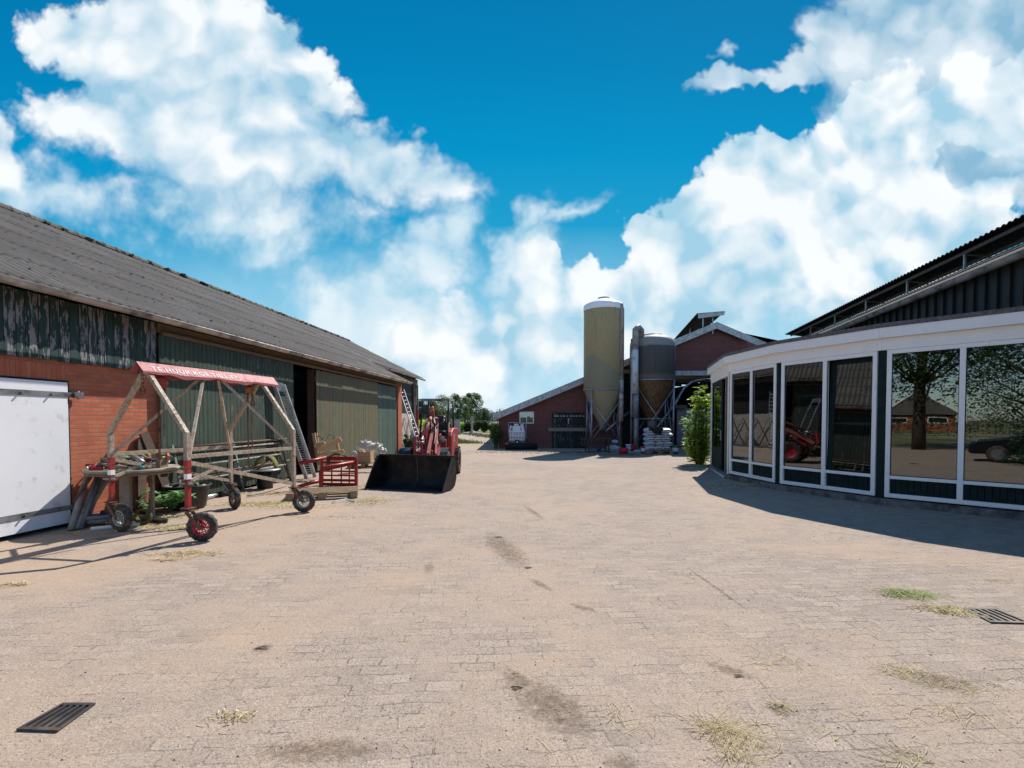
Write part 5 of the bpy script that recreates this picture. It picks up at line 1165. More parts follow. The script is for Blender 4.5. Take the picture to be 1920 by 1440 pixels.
junk("coiled_hose", "brown hose coiled loosely on the junk table", "hose", "iron_rust", lambda q: q.tube([tj(.02 + math.cos(t * .6) * (.17 - t * .003), -.15 + math.sin(t * .6) * .15, .03 + t * .004) for t in range(28)], .013, 6))
for i in range(46):
    a_ = rnd(0, 3.1); x_, y_ = rnd(-.45, .52), rnd(-.45, .30); L_ = rnd(.10, .30); z_ = rnd(.02, .07) + .17 * max(0, 1 - ((x_ - .12) / .4) ** 2 - (y_ / .4) ** 2) * rnd(.3, 1)
    if x_ * x_ + y_ * y_ > .26: x_ *= .7; y_ *= .7
    mt = random.choice(["iron_rust", "wood_dark", "iron_rust", "wood_rot", "black_steel", "pipe_white", "galv"])
    o = junk("scrap_iron", "rusty scrap piece lying in the heap on the cable drum table", "scrap", mt, lambda q: q.tube([tj(x_, y_, z_), tj(x_ + math.cos(a_) * L_ * .5, y_ + math.sin(a_) * L_ * .5, z_ + rnd(0, .04)), tj(x_ + math.cos(a_ + .4) * L_, y_ + math.sin(a_ + .4) * L_, z_ + rnd(-.01, .06))], rnd(.009, .026), 7)); o["group"] = "scrap heaped on the junk table"
# pipes and laths against the wall left of the table
for i, (p0, p1, r_, mt, lab) in enumerate([((132, 996), (-.10, .50, .80), .040, "pvc_grey", "thick grey pipe leaning leftmost by the white door"), ((143, 994), (-.12, .60, .84), .030, "pvc_grey", "thinner grey pipe second from the left by the door"), ((152, 993), (-.12, .55, .82), .028, "pvc_dark", "blue grey pipe in the middle of the leaning pipes"), ((160, 988), (-.10, .42, .80), .026, "wood_grey", "rightmost grey pole of the leaning bundle"), ((147, 990), (-.25, .62, .86), .034, "pvc_grey", "pale pipe at the back of the leaning bundle")]):
    b = G(*p0); wx = -7.296 + .0889 * (b.y + p1[1]); junk("leaning_pipe", lab, "pipe", mt, lambda q: q.tube([b + Vector((0, 0, .01)), Vector((wx + .10 + .03 * i, b.y + p1[1], p1[2]))], r_, 12)).__setitem__("group", "pipes leaning by the door")
junk("brown_lath", "long dark brown lath leaning on the orange brick", "lath", "wood_dark", lambda q: q.beam(Vector((-6.42, 7.0, .4)), Vector((-6.50, 7.72, 1.08)), .035, .012))
junk("brown_lath", "thin brown lath crossing behind the leaning pipes", "lath", "wood_rot", lambda q: q.beam(Vector((-6.45, 7.5, .55)), Vector((-6.52, 7.75, 1.12)), .03, .012))
# dark planks leaning on the bricks behind the table
for i, (x0, x1, z_) in enumerate([(8.15, 8.45, 1.25), (8.85, 8.50, 1.38)]):
    junk("dark_plank", ["dark brown plank leaning right behind the thistle", "taller dark plank leaning left against the brick wall"][i], "plank", "wood_dark", lambda q: q.beam(bw(.30, x0, .02), bw(.05, x1, z_), .19, .03, (1, 0, 0)))
# things under the table
junk("hose_bundle", "grey rubber hose bundle under the cable drum table", "hose", "pvc_dark", lambda q: q.tube([G(185, 985) + Vector((math.cos(t * .5) * .24, math.sin(t * .5) * .17, .05 + t * .004)) for t in range(30)], .038, 8))
junk("white_hose", "short pale bent hose lying under the table", "hose", "pvc_grey", lambda q: q.tube([G(190, 985) + Vector((.05 + math.cos(t * .35) * .10, math.sin(t * .35) * .10 - .05, .08 + .0 * t)) for t in range(10)], .035, 10))
junk("worn_tyre", "old dark tyre lying in the shade under the table", "tyre", "tyre", lambda q: q.lathe([(.18, .0), (.28, .0), (.32, .06), (.28, .13), (.18, .13), (.18, 0)], (0, 0, 0), 28), loc=G(205, 968) + Vector((-.1, .15, 0)))
junk("white_pipe", "white plastic pipe on the ground by the near left wheel", "pipe", "pipe_white", lambda q: q.tube([G(170, 992, .03), G(262, 983, .03)], .03, 10))
junk("wooden_board", "flat grey board under the near left castor", "board", "wood_grey", lambda q: q.prism([G(158, 1001, 0), G(182, 1013, 0), G(245, 1002, 0), G(232, 992, 0)], (0, 0, .03)))
junk("black_gutter", "length of black plastic gutter lying on the straw", "gutter", "black_plastic", lambda q: q.beam(G(243, 968, .035), G(308, 978, .035), .10, .06))
junk("yellow_rim", "old yellowish wheel rim lying under the thistle", "rim", "moss_yellow", lambda q: q.lathe([(.09, -.03), (.12, -.04), (.13, 0), (.12, .04), (.09, .03), (.08, 0), (.09, -.03)], G(268, 968, .13), 22, axis='Y'))
# black tub
tu = thing("black_tub", "round black rubber tub behind the near castor", "tub", G(336, 957) + Vector((0, .22, 0)))
MB().lathe([(0, .0), (.26, .0), (.29, .03), (.355, .40), (.385, .41), (.385, .43), (.345, .43), (.28, .05), (0, .04)], seg=40).build("body", "black_plastic", tu)
MB().tube([(.30, -.12, .40), (.34, -.16, .44), (.36, -.05, .44), (.33, .02, .40)], .008, 6).build("handle", "pipe_white", tu)
# tubular gates on the green door
def gate(label, y0, y1, h, zs, xb, xt, mat, legsy):
    g_ = thing("tubular_gate", label, "gate", bw(0, y0), -BR, "steel gates leaning on the green door")
    f_ = lambda y, z: Vector((xb + (xt - xb) * z / h, y - y0, z))
    for z in zs: MB().tube([f_(y0, z), f_(y1, z + .03)], .022, 8).build("rail", mat, g_)
    for (ya, yb_) in legsy: MB().beam(f_(ya, .01), f_(yb_, h + .02), .05, .02).build("leg", "gate_tube" if ya < 11 else "iron_rust", g_)
gate("front steel tube gate leaning on the dark green door", 8.75, 12.5, 1.0, (.42, .70, .98), .42, .16, "gate_tube", ((10.2, 9.8), (9.5, 9.25), (12.6, 12.25), (11.2, 11.0)))
gate("rear rusty gate leaning close to the green door", 9.1, 12.9, 1.12, (.5, 1.08), .26, .12, "iron_rust", ((9.15, 9.05), (10.9, 10.75), (12.8, 12.6)))
junk("silver_tube", "long silver tube lying at the foot of the green door", "tube", "galv_bright", lambda q: q.tube([G(372, 936, .05), G(420, 925, .05)], .045, 12))
junk("coupling_pipe", "short dark pipe coupling behind the far left castor", "pipe", "black_plastic", lambda q: q.tube([G(413, 927, .06), G(432, 923, .06)], .06, 12))
junk("curved_plank", "pale curved plank lying on the ground before the drum", "plank", "wood_grey", lambda q: q.grid(lambda u, v: G(462 + 70 * u, 930 - 17 * u ** 1.4, .03 + .10 * u * u) + Vector((0, .10 * v, 0)), 10, 1), solid=.02)
# oil drum table
dr = thing("oil_drum", "small dark drum with a scrap covered lid by the door", "drum", G(492, 917) + Vector((0, .12, 0)))
MB().lathe([(0, 0), (.17, 0), (.17, .42), (0, .42)], seg=28).build("body", "black_steel", dr); MB().lathe([(0, .425), (.33, .425), (.34, .44), (.33, .455), (0, .455)], seg=28).build("lid", "galv", dr)
junk("curved_guard", "yellow mossy curved sheet standing on the drum lid", "guard", "moss_yellow", lambda q: q.grid(lambda u, v: dr.location + Vector((-.06 + math.cos(math.pi * (1 - u)) * .24, .08 + .22 * v, .46 + math.sin(math.pi * u) * .30)), 14, 1), solid=.008)
for i in range(4): junk("scrap_rod", "thin rusty rod lying on the small drum's lid", "rod", "iron_rust" if i % 2 else "wood_new", lambda q: q.tube([dr.location + Vector((rnd(-.3, 0), rnd(-.2, .0), .47)), dr.location + Vector((rnd(0, .25), rnd(-.25, .0), .5 + rnd(0, .25)))], .012, 6)).__setitem__("group", "rods on the drum lid")
# louvred aluminium ramp standing against the door
rp = thing("louvred_ramp", "tall aluminium louvred panel leaning beside the dark doorway", "panel", bw(0, 12.9), -BR)
a0, a1 = Vector((.50, .30, .02)), Vector((.16, -.62, 2.52)); ac = Vector((-.16, .42, 0)).normalized() * 0 + Vector((.02, .40, .0))
ac = Vector((.09, .30, 0))
MB().beam(a0, a1, .035, .10, (1, 0, 0)).build("side_rail", "aluminium", rp); MB().beam(a0 + ac, a1 + ac * .95, .035, .10, (1, 0, 0)).build("side_rail", "aluminium", rp)
q = MB(); N = 34
for i in range(N): u = .04 + .86 * i / N; c = a0.lerp(a1, u); q.beam(c + ac * .05, c + ac * .95, .034, .008, (.8, .5, .9))
q.build("louvres", "galv_bright", rp)
c = a0.lerp(a1, .93); q = MB(); q.prism([c + Vector((0, 0, 0)), c + ac, a1 + ac * .9 + Vector((0, 0, .02)), a1 + Vector((0, 0, .10))], (.03, 0, 0)); q.build("top_plate", "aluminium", rp)
# wooden crate frame
cr_ = thing("broken_crate", "broken wooden crate frame with planks at the dark doorway", "crate", P(612, 860, 13.2) * 1.0, 0); cr_.location.z = 0
cl_ = cr_.location
def cv(px, py, dy=0): return P(px, py, 13.2 + dy) - cl_
for a_, b_ in (((588, 812), (598, 872)), ((592, 812, .35), (601, 870, .35)), ((629, 822, .2), (640, 868, .2))): MB().beam(cv(*a_), cv(*b_), .06, .08).build("upright", "wood_pallet", cr_)
for a_, b_, w_ in (((590, 832, -.03), (608, 829, -.03), .05), ((596, 852, -.05), (645, 846, -.05), .10), ((597, 868), (640, 862), .10), ((590, 838, -.02), (612, 834, -.02), .12)): MB().beam(cv(*a_), cv(*b_), .03, w_, (0, -.2, 1)).build("slat", "wood_new", cr_)
MB().beam(cv(596, 845, -.12), cv(639, 823, -.12), .03, .13, (0, -.3, 1)).build("diagonal_plank", "wood_new", cr_)
for px_, py_ in ((598.5, 823), (620, 820)):
    c = P(px_, py_, 13.45); junk("rubber_band_ring", ["left half hoop of dark strap on the crate", "right half hoop of strap on the crate"][px_ > 600], "hoop", ["black_plastic", "wood_rot"][px_ > 600], lambda q: q.tube([c + Vector((math.cos(t) * .09, 0, math.sin(t) * .12 - .04)) for t in [i * math.pi / 9 for i in range(10)]], .012, 6)).__setitem__("group", "hoops on the crate")
# red bale grab
gr = thing("bale_grab", "red steel bale grab attachment lying in front of the doorway", "attachment", G(636, 914)); gl = gr.location
def gv(px, py, Y=11.42): return P(px, py, Y) - gl
GA = lambda name, p, q_, w_, h_, up=(0, 0, 1): MB().beam(p, q_, w_, h_, up).build(name, "grapple_red", gr, bevel=.006)
GA("upright", gv(668, 858), gv(668, 913), .09, .06, (1, 0, 0)); GA("upright", gv(604, 858, 11.9), gv(604, 905, 11.9), .07, .06, (1, 0, 0))
for py_, w_ in ((860, .09), (868, .05), (884, .04), (892, .035), (901, .06), (909, .08)): GA("cross_rail", gv(605, py_ - 1, 11.85), gv(668, py_), .05, w_)
for px_ in (622, 640, 655): GA("inner_bar", gv(px_, 868, 11.62), gv(px_, 908, 11.62), .03, .03)
for pts, r_ in ((((611, 858.5, 11.5), (561, 869, 11.0)), .045), (((662, 867.5, 11.3), (612, 876, 10.95), (604, 879, 10.9), (601.5, 886, 10.88), (602, 916, 10.85)), .045), (((603, 901, 11.3), (585, 905, 11.1), (558, 913, 10.9)), .042)):
    MB().tube([gv(*p) for p in pts], r_, 12).build("grab_arm", "grapple_red", gr)
for k in range(3): MB().tube([gv(612 + 3 * k, 872, 11.4), gv(614 + 2 * k, 858 - k, 11.35), gv(628, 852 - k, 11.35), gv(645, 853, 11.5), gv(655 + k, 862, 11.6)], .014, 7).build("hose", "black_plastic", gr)
# pallet in front
def pallet(name, label, loc, rz_, L=1.2, W=.8, slats=7, mat="wood_pallet", group=None, lift_=0):
    p_ = thing(name, label, "pallet", loc, rz_, group)
    for y_ in (-W / 2 + .05, 0, W / 2 - .05):
        for x_ in (-L / 2 + .07, 0, L / 2 - .07): MB().box((x_, y_, .067), (.14, .09, .085)).build("block", mat, p_)
        MB().box((0, y_, .012), (L, .09, .022)).build("bottom_board", mat, p_)
    for i in range(slats): MB().box((0, -W / 2 + .05 + (W - .1) * i / (slats - 1), .142), (L, .075, .020)).build("top_board", mat, p_)
    for x_ in (-L / 2 + .07, 0, L / 2 - .07): MB().box((x_, 0, .121), (.12, W, .020)).build("cross_board", mat, p_)
    return p_
pallet("pallet", "wooden pallet with missing boards in front of the red grab", (-3.93, 9.98, 0), R(17), 1.35, .8, 5)
junk("bent_strip", "thin pale bent strip lying at the pallet's front", "strip", "pipe_white", lambda q: q.tube([G(622, 944, .01), G(630, 939, .05), G(650, 935.5, .03), G(664, 941, .01), G(650, 939, .02)], .010, 6))
pallet("pallet", "pallet half hidden under the cardboard box", G(684, 876), R(8), 1.0, .8, 6)
bx = thing("cardboard_box", "open brown cardboard box stacked on a pallet by the green door", "box", G(685, 876) + Vector((0, 0, .155)))
MB().span(-.24, .24, -.2, .2, 0, .22).build("lower_box", "cardboard", bx, bevel=.006); MB().span(-.235, .235, -.205, .195, .222, .45).build("upper_box", "cardboard", bx, bevel=.006)
def bag(label, px, py, Y, r_, seed, mat="plastic_film", sq=.75, cat="bag", name="plastic_bag", group="plastic bags by the box"):
    random.seed(seed); q = MB(); c = P(px, py, Y); ph = [rnd(0, 6) for _ in range(6)]
    q.grid(lambda u, v: c + Vector((math.cos(u * 2 * math.pi) * math.sin(v * math.pi), math.sin(u * 2 * math.pi) * math.sin(v * math.pi), math.cos(v * math.pi) * sq)) * r_ * (1 + .10 * math.sin(5 * u * 6.28 + ph[0] + 3 * v) + .10 * math.sin(7 * v * 3.14 + ph[1] + 4 * math.sin(u * 6.28)) + .05 * math.sin(13 * u * 6.28 + 9 * v)), 36, 18)
    o = q.build(name, mat, None); tag(o, label, cat, group); return o
bag("largest clear plastic bag on top of the cardboard box", 686, 836.5, 15.0, .235, 1); bag("second white plastic bag to the right on the box", 705, 838.5, 15.2, .20, 2); bag("small plastic bag drooping behind the bucket corner", 717, 846, 15.1, .14, 3); bag("little white plastic scrap on the red grab", 664.5, 852, 11.6, .065, 4, sq=1.2)
# aluminium ladder at the far end of the barn
la = thing("ladder", "aluminium ladder leaning against the far end of the long barn", "ladder", P(797, 846, 24.5)); la.location.z = 0; l_ = la.location
b0, t0 = P(796, 850, 24.4) - l_, P(757, 731, 26.2) - l_; b0.z = .02; off_ = Vector((-.17, -.30, 0))
MB().beam(b0, t0, .03, .08).build("rail", "aluminium", la); MB().beam(b0 + off_, t0 + off_, .03, .08).build("rail", "aluminium", la)
for i in range(15): u = (i + .7) / 15.5; MB().tube([b0.lerp(t0, u), b0.lerp(t0, u) + off_], .016, 6).build("rung", "aluminium", la)
junk("red_post", "narrow red post beside the barn's far corner", "post", "grapple_red", lambda q: (q.span(-.06, .06, -.05, .05, 0, 2.15), q.span(-.08, .08, -.07, .07, 2.152, 2.2)), loc=G(783, 836))
# ------------------------------------------------------------------ things at the cowshed
def bucket(label, px, py, mat, rim, r_=.15, h=.32, band=None):
    b = thing("feed_bucket", label, "bucket", G(px, py), 0, "buckets under the silos"); MB().lathe([(0, 0), (r_ * .85, 0), (r_, h), (r_ * .9, h), (r_ * .8, .02), (0, .02)], seg=22).build("body", mat, b)
    if rim: MB().lathe([(r_, h - .05), (r_ + .012, h - .05), (r_ + .012, h + .01), (0, h + .012)], seg=22).build("lid", rim, b)
    if band: MB().lathe([(r_ * .91, h * .3), (r_ * 1.0, h * .75)], seg=12, arc=2.4, start=-2.77).build("paper_label", band, b)
bucket("big red round bucket left of the silo leg", 1169, 851, "bucket_red", None, .24, .28); bucket("blue and white bucket behind the red ones", 1178.5, 846, "bucket_blue", "plastic_white", .14, .34, "plastic_white"); bucket("red bucket next to the blue and white one", 1187, 846, "bucket_red", "bucket_red", .15, .32)
bucket("red bucket with white label beside the bag stack", 1207, 850, "bucket_red", None, .17, .34, "plastic_white"); bucket("green bucket with white label by the dark shed entrance", 1265.5, 851, "bucket_green", "bucket_green", .17, .40, "plastic_white"); bucket("small blue bucket under the picnic table", 1122.5, 846, "bucket_blue", None, .12, .22)
for i, (px, py, r_) in enumerate([(1149, 843, .36), (1178, 852, .28), (1196, 850, .26), (1153, 829, .16), (1093, 847, .10)]):
    bag(["large crumpled grey sack beneath the yellow silo", "flattened grey sack before the blue bucket", "crumpled sack beside the bag stack", "pale sack hanging on the silo leg", "small white scrap at the stable door"][i], px, py - 1, 24.6, r_, 30 + i, "sack_grey", .55, "sack", "empty_sack", "crumpled sacks at the silos")
# picnic table
pt = thing("picnic_table", "dark weathered picnic table under the yellow silo", "table", G(1118, 848)); 
for y_ in (-.25, -.09, .07, .23): MB().span(-.78, .78, y_, y_ + .14, .66, .70).build("top_board", "wood_dark", pt)
for y_ in (-.70, .62): MB().span(-.78, .78, y_, y_ + .2, .40, .44).build("bench_board", "wood_dark", pt)
for x_ in (-.5, .5):
    MB().span(x_ - .03, x_ + .03, -.7, .8, .34, .40).build("cross_beam", "wood_dark", pt)
    for s_ in (-1, 1): MB().beam((x_ + .045, s_ * .55, .01), (x_ + .045, s_ * .18, .66), .04, .09).build("leg", "wood_dark", pt)
# pallet with paper feed bags
bp0 = G(1236, 851.5); bp0.y += .35
pallet("pallet", "pallet under the white feed bags", bp0, 0, 1.25, .9, 7, "wood_grey")
m, n = newmat("bag_paper"); v = n.obj(); x, y, z = n.xyz(v)
cell = n.voro(n.comb(n.math('MULTIPLY', x, 9.0), 0.0, n.math('MULTIPLY', z, 9.0)), 1.0); n.out(n.principled(n.mix(n.mr(n.noise(v, 5, 3, .5), .3, .7), (.62, .64, .68), (.74, .76, .80)), .5, 0, n.bump(n.noise(v, 9, 5, .6), .8, .03), .5))
rows_ = ["bottom", "second", "third", "fourth", "top"]; cols_ = ["left", "middle", "right"]; bgrp = "white printed feed bags stacked on a pallet"
for lvl in range(5):
    for c_ in range(3):
        wdt = 1.13 / 3; random.seed(lvl * 3 + c_); z0 = .155 + lvl * .215
        sh_ = .06 if lvl % 2 else -.03
        q = MB(); cx_ = -1.13 / 2 + wdt * (c_ + .5) + (sh_ if 0 < c_ < 3 else 0)
        def bf(u, v_):
            a_ = u * 2 * math.pi; e_ = .5; cx = math.copysign(abs(math.cos(a_)) ** e_, math.cos(a_)); cz = math.copysign(abs(math.sin(a_)) ** .7, math.sin(a_)); t_ = abs(v_ * 2 - 1); k_ = (1 - t_ ** 5) ** .5
            return Vector((cx_ + cx * wdt * .5, (v_ - .5) * .85, z0 + .105 + cz * .108 * (.15 + .85 * k_)))
        q.grid(bf, 22, 10); body = q.build("feed_bag", "bag_paper", None, loc=bp0, solid=.0)
        tag(body, f"white feed bag, {rows_[lvl]} layer, {cols_[c_]} of its row on the pallet", "bag", bgrp)
        qq = MB(); yf = -.432
        for k_ in range(3): qq.lathe([(0, 0), (.034, 0), (.034, .004), (0, .004)], (cx_ - .10 + k_ * .10, yf - .0, z0 + .11 + rnd(-.01, .01)), 8, axis='Y') if k_ != 1 else [qq.box((cx_ - .035 + j * .022, yf, z0 + .11), (.016, .004, .045), (0, rnd(-.2, .2), 0)) for j in range(4)]
        qq.build("print", "label_dark", body)
junk("black_cloth", "black cloth draped over the top of the bag stack", "cloth", "cloth_black", lambda q: q.grid(lambda u, v: bp0 + Vector((-.52 + .62 * u + .05 * math.sin(v * 7), -.47 - .02 * math.sin(u * 11), 1.28 - .02 - v * (.12 + .30 * u * (1 - .3 * math.sin(u * 9))) + .03 * math.sin(u * 13))), 16, 8), solid=.012)
bag("dark green bunched net sack above the feed bags", 1240, 804, 24.5, .17, 41, "moss_yellow", 1.0, "sack", "net_sack", None)
for o in bpy.data.objects:
    if o.name.startswith("net_sack"): o.data.materials.clear(); o.data.materials.append(MATS["post_green"]); o.pop("group", None) if "group" in o else None
# liquid tank in a cage on pallets
tk0 = G(969, 840); tk0.y = 26.7; tk0.x = (969.5 - 960) / F * 26.7
pallet("pallet", "lower of two pallets carrying the caged tank", tk0, 0, 1.3, 1.0, 6, "wood_pallet"); pallet("pallet", "upper of two pallets carrying the caged tank", tk0 + Vector((0.02, 0, .156)), 0, 1.1, 1.0, 6, "wood_dark")
tk = thing("caged_tank", "white plastic liquid tank in a metal cage by the window", "tank", tk0 + Vector((0, 0, .315)))
MB().span(-.43, .43, -.42, .42, .14, .72).build("tank_body", "plastic_white", tk, bevel=.05); MB().span(-.46, .46, -.45, .45, 0, .06).build("base_plate", "black_steel", tk)
MB().span(-.26, .20, -.30, .3, .62, .98).build("inner_canister", "plastic_white", tk, bevel=.05); MB().span(-.16, .08, -.2, .2, .98, 1.10).build("canister_top", "plastic_white", tk, bevel=.03)
MB().tube([(.38, -.2, .5), (.26, -.2, 1.08)], .09, 12).build("tilted_drum", "plastic_white", tk); MB().tube([(-.42, -.1, .6), (-.33, -.1, 1.0)], .06, 10).build("tilted_drum", "plastic_white", tk)
for z_ in (.09, .34, .60, .86, 1.16):
    MB().tube([(-.48, -.48, z_), (.48, -.48, z_), (.48, .46, z_), (-.48, .46, z_), (-.48, -.48, z_)], .013 if z_ not in (.09, 1.16) else .022, 6).build("cage_ring", "rim_grey", tk) if z_ not in (.86,) else None
for x_ in (-.48, -.32, -.16, 0, .16, .32, .48):
    MB().tube([(x_, -.485, .06), (x_, -.485, .60 if abs(x_) < .4 else 1.16)], .012 if abs(x_) < .4 else .022, 6).build("cage_bar", "rim_grey", tk)
MB().span(-.11, .11, -.51, -.49, .02, .22).build("valve_plate", "black_steel", tk); MB().tube([(0, -.50, .12), (0, -.60, .10)], .04, 12).build("valve", "plastic_white", tk)
junk("rolled_foil", "rolled black plastic sheet lying before the brick wall", "roll", "cloth_black", lambda q: q.tube([Vector((-.35, 25.9, .15)), Vector((0, 25.95, .17)), Vector((.7, 26.0, .18)), Vector((1.35, 26.1, .18))], .17, 14, radii=[.13, .17, .18, .18]))
junk("red_ball", "small red ball on the rolled black sheet", "ball", "terracotta", lambda q: q.lathe([(0, .1), (.08, .08), (.1, 0), (0, 0)], (0, 0, 0), 12), loc=(-.28, 25.85, .30))
# ------------------------------------------------------------------ drain grates
def grate(label, pts, flip=False):
    a, b, c_, d_ = [G(*p) for p in pts]; o0 = (a + b + c_ + d_) / 4; g_ = thing("drain_grate", label, "drain", (o0.x, o0.y, 0), 0, "cast iron drain grates")
    a, b, c_, d_ = [Vector((p.x - o0.x, p.y - o0.y, 0)) for p in (a, b, c_, d_)]
    f_ = lambda u, v, z=0: (a * (1 - u) + b * u) * (1 - v) + (d_ * (1 - u) + c_ * u) * v + Vector((0, 0, z))
    MB().prism([f_(.02, .02, .0012), f_(.98, .02, .0012), f_(.98, .98, .0012), f_(.02, .98, .0012)], (0, 0, .002)).build("pit_shade_sheet", "cloth_black", g_)  # flat black sheet standing in for the shade down the drain
    q = MB()
    for (u0, u1, v0, v1) in ((0, 1, 0, .10), (0, 1, .90, 1), (0, .07, .10, .90), (.93, 1, .10, .90)): q.prism([f_(u0, v0, .003), f_(u1, v0, .003), f_(u1, v1, .003), f_(u0, v1, .003)], (0, 0, .010))
    q.build("frame", "grate_iron", g_, bevel=.002)
    for k in range(4): u0 = .07 + (.86) * (k + .62) / 4.6; MB().prism([f_(u0 - .015, .10, .003), f_(u0 + .07, .10, .003), f_(u0 + .07, .90, .003), f_(u0 - .015, .90, .003)], (0, 0, .009)).build("bar", "grate_iron", g_)
grate("cast iron drain grate at the lower left of the yard", [(30, 1371), (108, 1374), (180, 1321), (118, 1321)]); grate("cast iron drain grate beside the spilled hay on the right", [(1806, 1142), (1866, 1143), (1936, 1171), (1858, 1169)])
# ------------------------------------------------------------------ straw, hay and grit
def strands(name, label, spots, mat, wd=.0028, rise=.02):
    q = MB()
    for (px, py, rx, ry, cnt, L) in spots:
        c = G(px, py)
        for _ in range(cnt):
            p = c + Vector((random.gauss(0, rx), random.gauss(0, ry), rnd(.002, rise * rnd(.2, 1)))); a_ = rnd(0, 6.28); bend = rnd(-.7, .7); l_ = L * rnd(.35, 1.2); w_ = wd * rnd(.7, 1.4) * (1 + c.y * .07)
            pts = [p]; 
            for s_ in range(3): a_ += bend * .5; pts.append(pts[-1] + Vector((math.cos(a_), math.sin(a_), rnd(-.12, .12))) * l_ / 3); pts[-1].z = max(.003, pts[-1].z)
            for i in range(3):
                d = (pts[i + 1] - pts[i]); s2 = Vector((-d.y, d.x, 0)).normalized() * w_; k = len(q.v); q.v += [pts[i] - s2, pts[i] + s2 + Vector((0, 0, w_)), pts[i + 1] + s2 + Vector((0, 0, w_)), pts[i + 1] - s2]; q.f.append([k, k + 1, k + 2, k + 3]); q.sm.append(False)
    return tag(q.build(name, mat, recalc=False), label, "hay", kind='stuff')
random.seed(90)
strands("hay_wisp", "heap of dry hay stalks at the bottom edge right of centre", [(1362, 1376, .06, .045, 75, .15), (1330, 1362, .04, .015, 35, .12), (1350, 1366, .05, .02, 22, .26), (1375, 1412, .05, .045, 80, .10), (1400, 1385, .09, .06, 36, .16), (1370, 1385, .10, .08, 40, .07)], "straw", .0008, .03)
strands("green_hay", "patch of fresh green hay on the right of the yard", [(1690, 1113, .09, .05, 420, .10), (1720, 1118, .12, .03, 160, .12)], "straw_green", .0013, .03)
strands("hay_wisp", "yellow hay strewn between the green patch and the grate", [(1765, 1142, .10, .035, 220, .10), (1800, 1150, .07, .03, 110, .09)], "straw", .0018)
strands("hay_wisp", "thin loose stalks scattered over the right of the yard", [(1470, 1240, .10, .04, 26, .14), (1440, 1245, .03, .03, 14, .1), (1640, 1185, .09, .07, 10, .16), (1690, 1258, .09, .04, 110, .10), (1780, 1285, .14, .05, 120, .09), (1465, 1325, .03, .02, 60, .07), (1500, 1365, .1, .05, 14, .12), (1800, 1340, .16, .06, 60, .13), (1700, 1425, .08, .03, 60, .13), (1880, 1090, .06, .02, 40, .10), (1320, 1080, .3, .3, 14, .08), (1600, 1330, .5, .3, 120, .06), (1180, 1350, .08, .05, 30, .11), (1060, 1415, .05, .02, 5, .13), (470, 1420, .01, .02, 3, .14), (730, 1195, .08, .03, 5, .12), (1500, 1180, .6, .35, 120, .05), (760, 1330, .6, .3, 60, .05)], "straw", .0009, .01)
strands("straw_litter", "straw trodden into the ground around the lifting frame", [(470, 945, .32, .15, 900, .07), (520, 942, .20, .10, 350, .07), (330, 990, .30, .12, 500, .07), (300, 970, .25, .12, 420, .07), (250, 985, .25, .10, 300, .07), (350, 1038, .22, .07, 260, .08), (310, 1050, .12, .03, 70, .07), (690, 940, .22, .25, 620, .07), (625, 912, .35, .12, 420, .08), (590, 905, .2, .15, 300, .09), (540, 950, .4, .15, 420, .06), (690, 912, .3, .5, 500, .06), (30, 1096, .08, .02, 60, .08), (420, 925, .4, .1, 380, .08), (520, 925, .3, .15, 420, .08), (170, 1000, .3, .05, 160, .08), (600, 970, .5, .12, 130, .05), (440, 1345, .06, .03, 50, .05)], "straw", .0022)
strands("straw_litter", "dull hay swept against the pavilion's kerb", [(1415, 911, .28, .12, 500, .09), (1340, 910, .12, .08, 130, .07), (1305, 874, .25, .18, 420, .11), (1360, 916, .5, .1, 90, .07)], "straw", .003, .06)
strands("shed_litter", "dirty straw and weeds along the cowshed wall", [(1020, 848, 2.4, .35, 900, .10), (1150, 853, 1.5, .35, 600, .12), (1030, 850, .5, .15, 200, .1)], "grass_field", .0028, .04)
random.seed(17); q = MB()
for _ in range(5200):
    px, py = rnd(-20, 1940), 880 + 560 * random.random() ** .7; p = G(px, py)
    if p.x > 5.6 and p.y > 7: continue
    s_ = (rnd(.0015, .0034) + (rnd(.002, .005) if random.random() < .025 else 0)) * (1 + .10 * p.y); k = len(q.v); h_ = s_ * .8
    q.v += [p + Vector((-s_, -s_ * .6, 0)), p + Vector((s_, -s_ * .5, 0)), p + Vector((s_ * .7, s_, 0)), p + Vector((-s_ * .6, s_ * .8, 0)), p + Vector((rnd(-.3, .3) * s_, 0, h_))]
    for a_, b_ in ((0, 1), (1, 2), (2, 3), (3, 0)): q.f.append([k + a_, k + b_, k + 4]); q.sm.append(False)
tag(q.build("yard_grit", "stone_grit", recalc=False), "loose grit and pebbles scattered over the yard", "grit", kind='stuff')
for i, (px, py, s_, lab) in enumerate([(492, 1215, .045, "flat dry dung patch left of centre"), (1385, 1268, .03, "small dark clod at the right of the tyre mud"), (1465, 1325, .03, "clod with hay near the bottom right"), (935, 1008, .05, "clod at the upper end of the mud trail"), (990, 1065, .04, "clod in the lower part of the mud trail"), (968, 1290, .035, "small clod above the bottom mud smear")]):
    random.seed(i + 300); q = MB(); p = G(px, py); ph = rnd(0, 6)
    q.grid(lambda u, v: p + Vector((math.cos(u * 6.283) * v, math.sin(u * 6.283) * v * .7, 0)) * s_ * (1 + .25 * math.sin(3 * u * 6.283 + ph) + .15 * math.sin(7 * u * 6.283)) + Vector((0, 0, .001 + .25 * s_ * (1 - v * v) * (1 + .3 * math.sin(u * 20)))), 20, 5)
    tag(q.build("dung_clod", "dung", None), lab, "clod", "dried clods on the yard")
